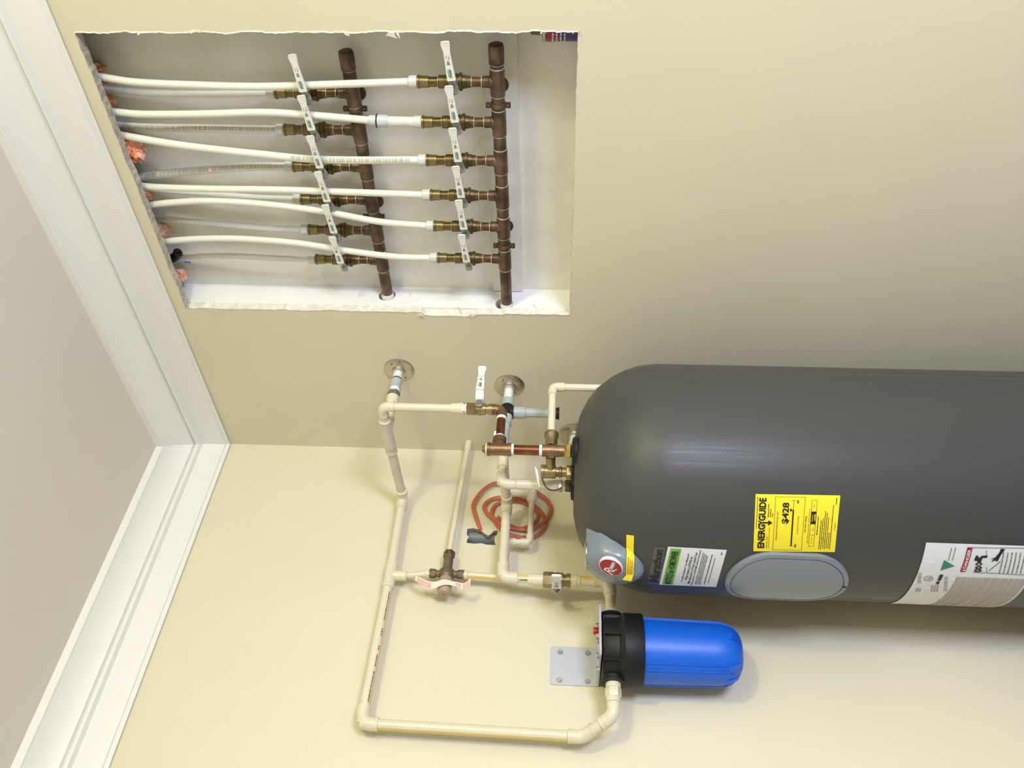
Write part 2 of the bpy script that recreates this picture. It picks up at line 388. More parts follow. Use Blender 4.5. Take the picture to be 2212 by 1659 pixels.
link('stud_bay', mb, DARK, wl, smooth=0)  # box behind the cut-out, its shade put into the colour
# ---- other surfaces
def slab(name, c, x, y, z, m): return link(name, MB().box(c, x, y, z), m, None, smooth=0, kind='structure')
slab('ceiling', (RX/2-.1, RY/2+.1, H+.02), RX+.3, -RY+.3, .04, CEIL)
slab('floor', (RX/2-.1, RY/2+.1, -.02), RX+.3, -RY+.3, .04, FLOOR)
slab('wall_back', (RX/2, RY-.05, H/2), RX, .1, H, WALL)
# far right wall with a window opening (behind and beside the camera)
mb = MB()
wy0, wy1, wz0, wz1 = -1.64, -.80, .10, 1.40
mb.box((RX+.05, (RY+wy0)/2, H/2), .1, wy0-RY, H).box((RX+.05, wy1/2, H/2), .1, -wy1, H).box((RX+.05, (wy0+wy1)/2, wz0/2), .1, wy1-wy0, wz0).box((RX+.05, (wy0+wy1)/2, (wz1+H)/2), .1, wy1-wy0, H-wz1)
link('wall_side', mb, WALL, None, smooth=0, kind='structure')
mb = MB()
for yy in (wy0, wy1): mb.box((RX-.01, yy, (wz0+wz1)/2), .03, .06, wz1-wz0+.12)
for zz in (wz0, wz1): mb.box((RX-.01, (wy0+wy1)/2, zz), .03, wy1-wy0+.06, .06)
link('window_1', mb, TRIM, None, smooth=0, kind='structure')
# ---- crown moulding, profile measured at the mitre (offset from wall, height)
def crown_profile():
    hz = lambda px, o: zat(o, -o, px)
    pf = [(0, hz(497, 0)), (.009, hz(497, .009)), (.010, hz(494, .010)), (.0085, hz(489, .0085)), (.0135, hz(486, .0135)), (.0145, hz(484, .0145)), (.0145, hz(438.5, .0145)), (.0175, hz(437, .0175)), (.0215, hz(434, .0215))]
    pf += [(.030, hz(430, .030)), (.031, hz(424, .031)), (.026, hz(422, .026)), (.033, hz(418.5, .033)), (.036, hz(417, .036))]
    a0, z0 = .037, hz(414, .037); a1, z1 = .097, hz(353, .097)
    for i in range(9):      # the big cove, curving from the wall side out under the ceiling
        t = i/8; an = t*pi/2
        x = a0+(a1-a0)*(1-cos(an)*1.0); z = z0+(z1-z0)*sin(an)
        x = a0+(a1-a0)*(.45*t+.55*(1-cos(an))); z = z0+(z1-z0)*(.45*t+.55*sin(an))
        pf.append((x, z))
    pf += [(.100, hz(352.5, .100)), (.102, hz(350, .102)), (.104, H)]
    return pf
pf = crown_profile(); N = len(pf)
def crown(name, f0, f1):
    mb = MB(); mb.add([f0(o, z) for o, z in pf]+[f1(o, z) for o, z in pf], [(i, i+1, N+i+1, N+i) for i in range(N-1)])
    return link(name, mb, TRIM, None, smooth=28, kind='structure')
crown('trim_1', lambda o, z: V((o, -o, z)), lambda o, z: V((o, RY+o, z)))
crown('trim_2', lambda o, z: V((o, -o, z)), lambda o, z: V((RX-o, -o, z)))

# ================================================================== NICHE PLUMBING
Y1, Z1 = .068, 2.040      # upper manifold axis
Y2, Z2 = .037, 1.715      # lower manifold axis
row1x = [1.152, 1.061, .965, .873, .782, .688]
row2x = [1.193, 1.099, 1.003, .909, .820, .722]
def manifold(name, label, y, z, xs, xend, holex, r, capz):
    t = thing(name, label, 'pipe', ((xs[0]+xs[-1])/2, y, z))
    link('main_pipe', MB().cyl((holex, y, z), (xend-.02, y, z), r), COPD, t)
    for i, x in enumerate(xs):
        link('tee', MB().lathe((x-.030, y, z), (1, 0, 0), [(0, r*1.0), (.001, r*1.10), (.059, r*1.10), (.06, r)], 22).lathe((x, y, z), (0, 0, 1), [(0, r*1.02), (r*1.1, r*1.0), (.018, .0125), (.031, .0123), (.032, .0105)], 18), COPD, t)
    for x in xs:
        for s in (-1, 1): link('solder_ring', MB().lathe((x+s*.031-.0012, y, z), (1, 0, 0), [(0, r), (.0006, r*1.08), (.0018, r*1.08), (.0024, r)], 20), SOLDER, t, label='bright solder ring at a tee joint')
    link('end_cap', MB().lathe((xend-.042, y, z), (1, 0, 0), [(0, r), (.001, r*1.12), (.034, r*1.14), (.040, r*1.05), (.042, r*.8)], 24), COPD, t)
    link('solder_ring', MB().lathe((xend-.044, y, z), (1, 0, 0), [(0, r), (.001, r*1.1), (.002, r*1.0)], 20), SOLDER, t)
    # painted end that goes through the jamb
    pz = MB(); ring = []
    pz.tube([(holex-.004, y, z), (holex+.006, y+.001, z), (holex+.018, y-.001, z+.001), (holex+.026, y, z), (holex+.040, y, z)], [r*1.15, r*1.25, r*1.12, r*1.22, r*1.05], 18)
    link('painted_end', pz, WHITEP, t, label='white painted left end of the manifold at the jamb')
    return t
manifold('copper_manifold', 'upper horizontal copper manifold pipe inside the wall niche', Y1, Z1, row1x, 1.248, JX-.028, .0146, 0)
manifold('copper_manifold', 'lower horizontal copper manifold pipe in front of the flat backing strip', Y2, Z2, row2x, 1.276, JX-.028, .0146, 0)
# split-ring hangers
def hanger(x, y, z, label):
    t = thing('pipe_clamp', label, 'clamp', (x, y, z)); r = .0145
    mb = MB(); pts = [V((x, y+r*cos(a), z+r*sin(a))) for a in [2*pi*k/24 for k in range(25)]]
    mb.tube(pts, .001, 8, flat=(.0045, .0012), nrm=None)
    mb = MB().lathe((x-.005, y, z), (1, 0, 0), [(0, r), (.0005, r+.0022), (.0095, r+.0022), (.010, r)], 24)
    link('ring', mb, COPD, t)
    for s in (-1, 1):
        e = link('ear', MB().box((x, y-.002, z+s*(r+.0065)), .010, .008, .012), COPD, t)
        link('screw', MB().lathe((x, y-.006, z+s*(r+.007)), (0, -1, 0), [(0, .0042), (.003, .0042), (.0042, .003)], 10), BRASSD, e)
    link('standoff', MB().cyl((x+.018, y+.012, z), (x+.018, ND, z), .004, 10), BRASSD, t)
    link('wall_plate', MB().lathe((x+.018, ND-.016 if y < .05 else ND-.003, z), (0, 1, 0), [(0, .016), (.0015, .020), (.003, .020)], 24), COPD, t)
hanger(1.115, Y1, Z1, 'split-ring clamp on the upper copper manifold between its first two valves')
hanger(.826, Y1, Z1, 'split-ring clamp on the upper copper manifold below the fifth tube')
hanger(1.141, Y2, Z2, 'split-ring clamp on the lower copper manifold nearest its capped end')
hanger(.765, Y2, Z2, 'split-ring clamp on the lower copper manifold nearest the white jamb')
# prototype shutoff valve (axis +Z from the manifold centre, stem to -Y, lever to +X)
def lever(t, z0, yoff, L=.112, scale=1., fnw=True, tilt=.0095):
    """lever parts as children of t, local origin at the root"""
    O = ROOTLOC[t.name]; k = scale
    ax = V((1, 0, tilt/L)).normalized(); az = V((-tilt/L, 0, 1)).normalized(); ay = V((0, -1, 0))
    P = O+V((0, -yoff, z0))
    link('stem', MB().cyl(O+V((0, -.008, z0)), P+ay*.006*k, .0045*k, 12), BRASSD, t)
    link('stem_nut', MB().hexa(P+ay*.0012, P+ay*.0062*k, .0068*k, ref=(1, 0, 0)).cyl(P+ay*.006*k, P+ay*.0095*k, .0032*k, 10), STEEL, t)
    th = .0022*k
    # steel strap: wraps the nut then steps outwards to the grip
    def bar(pts2, m, nm, w):
        mb = MB(); vs = []; fs = []
        for (x, off, hw) in pts2:
            c = P+ax*x+ay*off
            for (dz, dy) in ((-hw, 0), (hw, 0), (hw, w), (-hw, w)): vs.append(c+az*dz+ay*dy)
        n_ = len(pts2)
        for i in range(n_-1):
            for j in range(4): fs.append((i*4+j, i*4+(j+1) % 4, (i+1)*4+(j+1) % 4, (i+1)*4+j))
        fs += [(0, 1, 2, 3), tuple((n_-1)*4+j for j in (3, 2, 1, 0))]
        mb.add(vs, fs); return link(nm, mb, m, t, smooth=30)
    bar([(-.010*k, 0, .005*k), (-.007*k, 0, .0085*k), (.009*k, 0, .009*k), (.017*k, .004*k, .0088*k), (.026*k, .011*k, .0085*k), (.034*k, .0125*k, .0082*k)], STEEL, 'lever_strap', th)
    g = bar([(.028*k, .0115*k, .0084*k), (.030*k, .0115*k, .0090*k), (.060*k, .012*k, .0075*k), (L-.022*k, .013*k, .0068*k), (L-.012*k, .014*k, .0085*k), (L-.005*k, .0145*k, .0095*k), (L-.0015*k, .0150*k, .0085*k), (L, .0155*k, .006*k)], LEVER, 'grip', th*2.1)
    if fnw:
        f = lambda u, v: P+ax*(.034*k+u*(L-.055*k))+az*((v-.5)*.013*k)+ay*(.0122*k+th*2.1+.0006+.0007*u)
        mb = MB(); text_in(mb, 'FNW', f, .02, .36, .22, .66, .03, .15); ROOTLOC[g.name] = O
        link('lettering', mb, GREEN, g, smooth=0)
        mb = MB(); marks(mb, f, .06, .34, .74, .12, 5, .02, .05, .012); rect_in(mb, f, .52, .56, .25, .78, 1); rect_in(mb, f, .60, .64, .35, .70, 1); rect_in(mb, f, .56, .60, .48, .55, 1); rect_in(mb, f, .72, .86, .25, .31, 1); rect_in(mb, f, .72, .86, .68, .74, 1); rect_in(mb, f, .72, .75, .3, .42, 1)
        link('lettering', mb, INKG, g, smooth=0)
    return g
def shutoff(label, lsc=1.0, extra=0.):
    t = thing('shutoff_valve', label, 'valve', (0, 0, 0), 'lever valves on the two copper manifolds')
    link('stub_pipe', MB().lathe((0, 0, .0325), (0, 0, 1), [(0, .0102), (.022, .0102)], 18), COPS, t)
    link('valve_body', MB().lathe((0, 0, .0545), (0, 0, 1), [(0, .0105), (.001, .0118), (.010, .0125), (.0105, .0132), (.020, .0145), (.021, .0185), (.0265, .0188), (.0275, .0155), (.030, .0158), (.031, .0172), (.034, .0172), (.035, .0158), (.0385, .0158), (.040, .0135), (.056, .0130), (.057, .0138), (.070, .0138), (.0715, .0110)], 24), BRASSD, t)
    link('solder_ring', MB().lathe((0, 0, .0318), (0, 0, 1), [(0, .0105), (.0008, .0122), (.002, .0122), (.0028, .0105)], 16), SOLDER, t, label='silvery solder ring')
    link('solder_ring', MB().lathe((0, 0, .0538), (0, 0, 1), [(0, .0105), (.0008, .0122), (.002, .0122), (.0028, .0105)], 16), SOLDER, t, label='silvery solder ring')
    link('solder_ring', MB().lathe((0, 0, .1255), (0, 0, 1), [(0, .0112), (.0007, .0134), (.0015, .0134), (.0022, .0110)], 16), SOLDER, t, label='silvery solder ring')
    link('stub_pipe', MB().lathe((0, 0, .127), (0, 0, 1), [(0, .0104), (.021, .0104)], 18), BRASSD, t)
    link('crimp_fitting', MB().lathe((0, 0, .146), (0, 0, 1), [(0, .0108), (.001, .0122), (.020, .0126), (.021, .0143), (.025, .0143), (.026, .0125)], 22), BRASSM, t, label='brighter brass crimp fitting')
    link('tube_sleeve', MB().lathe((0, 0, .1715), (0, 0, 1), [(0, .0120), (.001, .0134), (.012, .0136), (.018, .0130), (.0195, .0105)], 22), PEXCAP, t, label='milky plastic sleeve on top')
    lever(t, .088, .036, .112)
    return t
ordn = ['first', 'second', 'third', 'fourth', 'fifth', 'sixth']
p0 = shutoff('white lever valve on the lower copper manifold, first from its capped end')
p0.location = (row2x[0], Y2, Z2)
for i in range(1, 6): dup(p0, (row2x[i], Y2, Z2), 'white lever valve on the lower copper manifold, %s from its capped end' % ordn[i])
for i in range(6):
    lb = 'white lever valve on the upper copper manifold, %s from its capped end' % ordn[i]
    if i == 5: lb = 'grime-stained white lever valve on the upper copper manifold, closest to the white jamb'
    dup(p0, (row1x[i], Y1, Z1+.003), lb)
# tubes
def tube_thing(pix, off_list, r, label, m, printed=None, endz=None, name='water_tube', seed=0):
    P = [onR(a, b, -o) for (a, b), o in zip(pix, off_list)]
    if endz: P[-1] = V(endz)
    P = spline(P, 8); t = thing(name, label, 'pipe', P[-1], 'plastic water tubes in the wall niche')
    o = link('tube', MB().tube(P, r, 14), m, t)
    if printed:
        mb = MB(); rnd = random.Random(seed); a, b = printed; cnt = int((b-a)*(len(P)-1))
        tot = []
        L = 0; acc = [0]
        for q in range(1, len(P)): L += (P[q]-P[q-1]).length; acc.append(L)
        def at(s):
            for q in range(1, len(P)):
                if acc[q] >= s: return P[q-1].lerp(P[q], (s-acc[q-1])/(acc[q]-acc[q-1])), (P[q]-P[q-1]).normalized()
            return P[-1], (P[-1]-P[-2]).normalized()
        s = a*L
        while s < b*L:
            w_ = rnd.uniform(.003, .0075); c, d = at(s); n_ = (CAM-c); n_ = (n_-d*n_.dot(d)).normalized()
            e = d.cross(n_)
            vs = []
            for (l_) in (-w_/2, w_/2):
                for an in (-.5, -.15, .15, .45): vs.append(c+d*l_+(n_*cos(an)+e*sin(an))*(r+.0003))
            mb.add(vs, [(0, 1, 5, 4), (1, 2, 6, 5), (2, 3, 7, 6)]); s += w_+rnd.uniform(.0012, .0035)
        link('lettering', mb, INKT, o, smooth=0, label='faded print running along the tube')
    return t
def end2(i): return (row2x[i], Y2, Z2+.185)
def end1(i): return (row1x[i], Y1, Z1+.188)
rr = .0082
tube_thing([(180, 160), (235, 169), (300, 178), (430, 184), (560, 187), (700, 183), (872, 176)], [.05, .045, .04, .037, .037, .037, .037], rr, 'long milky plastic tube down to the lower manifold valve nearest the capped end', PEX, endz=end2(0))
t = tube_thing([(205, 236), (260, 243), (320, 247), (450, 246), (560, 243), (650, 247), (800, 260)], [.05, .045, .04, .037, .034, .034, .036], rr, 'long plastic tube joined by a coupling with a black ring above the lower manifold', PEX)
a, b = onR(797, 260, -.036), onR(838, 262, -.036); c = V(end2(1))
link('coupling', MB().lathe(a, b-a, [(0, .009), (.001, .0118), (.016, .0120), (.0165, .0135), (.036, .0137), (.040, .0135), ((b-a).length, .0125)], 22), mat('pale_blue_grey_plastic', (.55, .60, .64), .35), t, label='pale grey push-fit coupling')
link('o_ring', MB().lathe(a+(b-a).normalized()*.0165, b-a, [(0, .013), (.0005, .0150), (.0028, .0150), (.0033, .013)], 22), BLACKP, t, label='black rubber ring')
link('thick_tube', MB().cyl(b, c, .0112), PEX2, t)
tube_thing([(250, 290), (300, 299), (400, 315), (560, 333), (700, 345), (905, 347)], [.05, .045, .037, .037, .037, .037], .0088, 'milky plastic tube leaving beside the orange insulation and down to the lower manifold', PEX, (.58, .97), end2(2), seed=4)
tube_thing([(290, 398), (330, 404), (450, 408), (600, 410), (750, 415), (915, 424)], [.05, .045, .037, .034, .034, .037], rr, 'straight milky tube down to the fourth valve of the lower manifold', PEX, endz=end2(3))
tube_thing([(315, 446), (340, 441), (380, 437), (450, 434), (560, 440), (700, 457), (820, 479), (914, 489)], [.05, .045, .042, .037, .034, .033, .035, .037], rr, 'bowed milky tube down to the fifth valve of the lower manifold', PEX, endz=end2(4))
tube_thing([(340, 524), (372, 520), (430, 516), (520, 516), (640, 525), (760, 543), (860, 555), (928, 559)], [.05, .045, .042, .037, .034, .033, .035, .037], rr, 'bowed milky tube down to the lower manifold valve nearest the jamb', PEX, endz=end2(5))
B_ = [.09, .085, .078, .07, .068, .068]
tube_thing([(205, 192), (240, 195), (320, 200), (430, 203), (500, 202), (563, 200)], B_, rr, 'dull tube half hidden behind the first long tube, ending at the upper manifold', PEX2, endz=end1(0))
tube_thing([(235, 268), (275, 273), (350, 276), (430, 277), (520, 279), (592, 281)], B_, .0092, 'printed tube down to the second valve of the upper manifold', PEX2, (.1, .98), end1(1), seed=8)
tube_thing([(285, 384), (325, 379), (400, 371), (480, 364), (550, 360), (617, 359)], B_, .0098, 'thick printed tube with an orange spot, down to the third valve of the upper manifold', PEX2, (.12, .98), end1(2), seed=9)
tube_thing([(300, 405), (330, 408), (400, 414), (480, 421), (560, 428), (632, 431)], B_, rr, 'dull tube crossing behind to the fourth valve of the upper manifold', PEX2, endz=end1(3))
tube_thing([(325, 470), (360, 474), (430, 480), (520, 488), (590, 494), (652, 497)], B_, rr, 'dull tube down to the fifth valve of the upper manifold', PEX2, endz=end1(4))
tube_thing([(350, 563), (384, 556), (450, 552), (530, 554), (600, 558), (668, 561)], B_, rr, 'dull tube from the black sleeve down to the upper manifold valve nearest the jamb', PEX2, endz=end1(5))
c = onR(455, 367, -.058)
o = link('orange_spot', MB().lathe(c, (CAM-c), [(0, .0050), (.001, .0045), (.0016, .002)], 12, sx=.8), INSUL); o['label'] = 'tiny orange scrap of insulation stuck to the thick printed tube'; o['category'] = 'insulation'
# black sleeve and blue tape
t = thing('pipe_sleeve', 'black rubber sleeve hanging at the upper left corner of the niche', 'sleeve', onR(378, 552, -.075))
link('sleeve_body', MB().tube(spline([onR(355, 562, -.08), onR(372, 558, -.078), onR(380, 553, -.075), onR(384, 545, -.07)], 5), .012, 14), BLACKP, t)
link('blue_tape', MB().cyl(onR(399, 566, -.062), onR(412, 567, -.062), .0018, 8), BLUT, t, label='scrap of blue tape')
# insulation tufts
def tuft(cx_, cy_, off, rx, rz, label, seed, ry=.03):
    c = onR(cx_, cy_, -off); bm = bmesh.new(); bmesh.ops.create_icosphere(bm, subdivisions=4, radius=1)
    mb = MB(); 
    for v in bm.verts:
        d = v.co.normalized(); k = 1+.45*noise.noise(d*1.7+V((seed, 0, 0)))+.32*noise.noise(d*5+V((seed, 3, 0)))+.16*noise.noise(d*13)
        v.co = V((d.x*rx*k, d.y*ry*k, d.z*rz*k))
    mb.add([c+v.co for v in bm.verts], [tuple(v.index for v in f.verts) for f in bm.faces]); bm.free()
    o = link('insulation_tuft', mb, INSUL, None, smooth=30); o['label'] = label; o['category'] = 'insulation'; o['group'] = 'fibreglass tufts along the top of the niche'; return o
tuft(282, 322, .060, .034, .030, 'largest ragged orange fibreglass tuft poking out under the top edge of the niche', 1, .02)
tuft(212, 150, .092, .014, .018, 'orange fibreglass tuft at the top right of the niche beside the first long tube', 2, .012)
tuft(224, 210, .092, .030, .022, 'shadowy fibreglass tuft between the first two tubes', 3, .012)
tuft(316, 420, .085, .013, .012, 'small orange fibreglass tuft between the third and fourth tubes', 4, .012)
tuft(340, 492, .090, .030, .024, 'faint orange fibreglass tuft behind the bowed tubes', 5, .010)
tuft(388, 595, .078, .018, .018, 'pink fibreglass tuft in the upper left corner of the niche', 6, .015)
# primer can
c = onR(1200, 70, -.055)
cx_ = c.x+.015
t = thing('primer_can', 'purple and red primer can standing at the lower right of the niche', 'can', (cx_, .06, 1.543))
zt = onR(1165, 90, -.055).z; R_ = .034
link('can_body', MB().lathe((cx_, .062, 1.543), (0, 0, 1), [(0, R_), (zt-1.543-.012, R_)], 28), CANP, t)
link('can_label', MB().lathe((cx_, .062, zt-.038), (0, 0, 1), [(0, R_+.0004), (.022, R_+.0004)], 28, cap=False), CANR, t, label='red and purple printed band')
f = lambda u, v: V((cx_, .062, 0))+V((cos(radians(-150+90*u))*(R_+.0009), sin(radians(-150+90*u))*(R_+.0009), zt-.058+.04*v))
mb = MB(); [marks(mb, f, .05, .95, .1+.2*k, .09, k, .05, .14, .03) for k in range(4)]
link('lettering', mb, LWHT, t, smooth=0)
link('can_rim', MB().lathe((cx_, .062, zt-.014), (0, 0, 1), [(0, R_), (.001, R_+.0016), (.006, R_+.0016), (.008, R_-.002)], 28), STEEL, t)
link('lid', MB().lathe((cx_, .062, zt-.008), (0, 0, 1), [(0, R_*.62), (.004, R_*.64), (.024, R_*.62), (.026, R_*.5)], 28), BRASSD, t, label='dark screw cap')

# ================================================================== WATER HEATER
TC = V((.339, -.347, 0)); TR = .285
bd = (CAM-TC); BASE = atan2(bd.y, bd.x)
def tk(phi, z, r=TR): a = BASE-phi; return V((TC.x+r*cos(a), TC.y+r*sin(a), z))
def onT(px, py, R=TR):
    d = ray(px, py); o = CAM-TC; A = d.x**2+d.y**2; B = o.x*d.x+o.y*d.y; C_ = o.x**2+o.y**2-R*R; D_ = B*B-A*C_
    if D_ < 0: D_ = 0
    s = (-B-sqrt(D_))/A; P = CAM+d*s; return BASE-atan2(P.y-TC.y, P.x-TC.x), P.z
ZT = zat(TC.x, TC.y, 1240)
t = thing('water_heater', 'large charcoal grey cylindrical water heater standing in the room corner', 'water heater', (TC.x, TC.y, 0))
WH = t
dome = [(.07, 0), (.100, .0005), (.118, .004), (.145, .010), (.163, .017), (.192, .032), (.220, .052), (.247, .085), (.262, .110), (.270, .128), (.2785, .154), (.2825, .176), (.2845, .196), (.285, .215)]
prof = [(0, .27), (.02, .285), (ZT-.215, .285)]+[(ZT-dz, r) for r, dz in reversed(dome)]+[(ZT-.004, .05), (ZT-.004, .001)]
def domeR(z):
    dz = ZT-z
    if dz >= .215: return TR
    for (ra, da), (rb, db) in zip(dome[:-1], dome[1:]):
        if da <= dz <= db: return ra+(rb-ra)*(dz-da)/(db-da)
    return .07
link('tank_body', MB().lathe((TC.x, TC.y, 0), (0, 0, 1), [(z, r) for z, r in prof], 128, cap=False), TANK, t, smooth=60)
# black boots round the three ports
HOT = V((.438, -.352)); TPV = V((.368, -.362)); COLD = V((.299, -.352))
for p, rr_ in ((HOT, .034), (TPV, .030), (COLD, .036)):
    link('port_boot', MB().lathe((p.x, p.y, ZT-.006), (0, 0, 1), [(0, rr_*1.1), (.006, rr_*1.08), (.010, rr_), (.0125, rr_*.95), (.0135, rr_*.7)], 28), BLACKP, t, label='black rubber boot round a pipe port')
nt = TANK.node_tree; tcn = nt.nodes.new('ShaderNodeTexCoord'); mpn = nt.nodes.new('ShaderNodeMapping'); mpn.inputs['Scale'].default_value = (1, 1, .015)
nz = nt.nodes.new('ShaderNodeTexNoise'); nz.inputs['Scale'].default_value = 110; nz.inputs['Detail'].default_value = 4
mr = nt.nodes.new('ShaderNodeMapRange'); mr.inputs['From Min'].default_value = .35; mr.inputs['From Max'].default_value = .7; mr.inputs['To Min'].default_value = .46; mr.inputs['To Max'].default_value = .32
nt.links.new(tcn.outputs['Object'], mpn.inputs[0]); nt.links.new(mpn.outputs[0], nz.inputs['Vector']); nt.links.new(nz.outputs[0], mr.inputs['Value']); nt.links.new(mr.outputs[0], nt.nodes['Principled BSDF'].inputs['Roughness'])
# --- access cover
def patch_cover(name, pc, zc, ha, hz, layers, m, expo=2.6, parent=t, rx=None, n=56, ctop=None):
    """raised cover on the tank: superellipse outline (arc ha, height hz); layers: (scale, lift)"""
    mb = MB(); vs = []; fs = []
    for (sc, lf) in layers:
        for k in range(n):
            a = 2*pi*k/n; ca, sa = cos(a), sin(a)
            x = abs(ca)**(2/expo)*(1 if ca >= 0 else -1)*ha*sc if sc > 0 else 0; z = abs(sa)**(2/expo)*(1 if sa >= 0 else -1)*hz
            # stadium: end caps round, long axis vertical
            L = hz-ha; xx = ca*ha*sc; zz = sa*ha*sc+(L if sa >= 0 else -L)*1.0
            if expo == 'st' or expo == 99: x, z = xx, zz
            else: z = z*sc
            vs.append(tk(pc+x/TR, zc+z, domeR(zc+z)+lf))
    for i in range(len(layers)-1):
        for k in range(n): k2 = (k+1) % n; fs.append((i*n+k, i*n+k2, (i+1)*n+k2, (i+1)*n+k))
    fs.append(tuple((len(layers)-1)*n+k for k in range(n)))
    mb.add(vs, fs); return link(name, mb, m, parent, smooth=40)
pa, za = onT(1570, 1235); pb, zb = onT(1838, 1240); p1, z_ = onT(1690, 1192)
PC = p1+radians(19.0); ZC = (za+zb)/2; HA = radians(19.0)*TR; HZ = abs(za-zb)/2
pc_ = patch_cover('access_cover', PC, ZC, HA, HZ, [(1.0, -.004), (1.0, .006), (.985, .0095), (.93, .011), (.89, .0105), (.885, .0075)], COVER, 99)
pc_['label'] = 'light grey rounded access cover low on the left of the tank'
patch_cover('cover_panel', PC, ZC, HA*.875, HZ-HA*.125, [(1.0, .0070), (.985, .0098), (.7, .0115), (.35, .0125), (.05, .013)], COVER, 99, parent=pc_)
q = onT(1822, 1259); link('slot', MB().box(tk(q[0], q[1], TR+.011), .003, .003, .008), BLACKP, pc_)
# --- control cover on the shoulder
PHC = radians(49); er = tk(PHC, 0, 1)-V((TC.x, TC.y, 0)); et = V((er.y, -er.x, 0))   # et: towards world left
if (tk(PHC+.01, 0)-tk(PHC, 0)).dot(et) < 0: et = -et
def cpt(a, z, nn): return V((TC.x, TC.y, 0))+er*nn+et*a+V((0, 0, z))
zt_ = zat(*(cpt(0, 0, .25).xy), 1266); zb_ = zat(*(cpt(0, 0, .27).xy), 1386)
mb = MB(); n_ = 48; vs = []; fs = []
HGT = (zt_-zb_)
rings = [(1.02, -1), (1.03, .236), (1.03, .262), (.98, .274), (.88, .281), (.70, .286), (.45, .289), (.2, .290), (.02, .2905)]
for sc, nn in rings:
    for k in range(n_):
        a = 2*pi*k/n_; hw = .052
        x = sin(a)*hw*sc; z = cos(a)*HGT*.62*sc
        zz = (zb_+HGT*.58)+z
        tz = (zz-zb_)/HGT
        x *= 1.08-1.7*max(0., min(1., tz)-.74)**1.1        # a little wider below
        zz = min(zz, zt_)
        lean = .012*(1-tz)-.026*max(0., tz-.45)
        vs.append(cpt(x, zz, max(.13, domeR(min(zz, ZT-.02))*.90) if nn < 0 else nn+lean))
for i in range(len(rings)-1):
    for k in range(n_): k2 = (k+1) % n_; fs.append((i*n_+k, i*n_+k2, (i+1)*n_+k2, (i+1)*n_+k))
fs.append(tuple((len(rings)-1)*n_+k for k in range(n_)))
mb.add(vs, fs); cov = link('control_cover', mb, COVER, t, smooth=32, label='light grey housing bulging from the shoulder of the tank')
CMB = mb
link('knockout_plug', MB().lathe(cpt(0, zt_-.001, .242), (0, 0, 1), [(0, .030), (.002, .030), (.004, .028), (.006, .020), (.0075, .019), (.008, .012)], 28), CHROME, cov, label='shiny metal knockout plug on top')
# ray casting helper on cover + tank for things stuck on them
from mathutils.bvhtree import BVHTree
tankm = MB().lathe((TC.x, TC.y, 0), (0, 0, 1), [(z, r) for z, r in prof], 128, cap=False)
allm = MB(); allm.add(CMB.v, CMB.f); allm.add(tankm.v, tankm.f)
BV = BVHTree.FromPolygons(allm.v, allm.f)
def onS(px, py, lift=.001):
    h = BV.ray_cast(CAM, ray(px, py).normalized())
    if h[0] is None:
        p, z = onT(px, py); return tk(p, z, TR+lift)
    nrm = h[1] if h[1].dot(CAM-h[0]) > 0 else -h[1]
    return h[0]+nrm*lift
def quadmap(TLp, TRp, BLp, BRp, lift, surf=onS):
    """u: world left->right, v: bottom->top, through picture positions of the label's corners, then dropped on the surface"""
    def f(u, v):
        x = (TLp[0]*(1-u)+TRp[0]*u)*v+(BLp[0]*(1-u)+BRp[0]*u)*(1-v); y = (TLp[1]*(1-u)+TRp[1]*u)*v+(BLp[1]*(1-u)+BRp[1]*u)*(1-v)
        return surf(x, y, lift)
    return f
# badge: red oval
bc = onS(1320, 1223); bh = BV.ray_cast(CAM, ray(1320, 1223).normalized())[1]; bh = bh if bh.dot(er) > 0 else -bh; bn = (bh+er*.4).normalized()
bx = (-et-bn*(-et).dot(bn)).normalized(); by = bn.cross(bx); by = by if by.z > 0 else -by
ca_, sa_ = cos(radians(-14)), sin(radians(-14))
b1 = bx*ca_+by*sa_; b2 = by*ca_-bx*sa_
e1 = bx*cos(radians(-28))+by*sin(radians(-28)); e2 = by*cos(radians(-28))-bx*sin(radians(-28))
def oval(r1, r2, h0, h1): return MB().add([bc+e1*(r1*cos(2*pi*k/40))+e2*(r2*sin(2*pi*k/40))+bn*h for h in (h0, h1) for k in range(40)]+[bc+e1*(r1*.94*cos(2*pi*k/40))+e2*(r2*.94*sin(2*pi*k/40))+bn*(h1+.001) for k in range(40)],
        [(i*40+k, i*40+(k+1) % 40, (i+1)*40+(k+1) % 40, (i+1)*40+k) for i in range(2) for k in range(40)]+[tuple(80+k for k in range(40))])
bg = link('badge_rim', oval(.0245, .0280, -.006, .0022), LWHT, cov, label='oval badge with a pale rim')
link('badge_face', oval(.0230, .0266, .001, .0030), LRED, bg, label='red oval badge face')
mb = MB(); f = planemap(bc+bn*.0046-b1*.0235-b2*.0200, b1*.047, b2*.040)
text_in(mb, 'R', f, .08, .42, .22, .80, .01, .35); text_in(mb, 'heem', f, .40, .93, .36, .66, .03, .25)
mb.add([f(.30, .36), f(.34, .40), f(.58, .16), (f(.52, .13))], [(0, 1, 2, 3)]); link('lettering', mb, LWHT, bg, smooth=0)
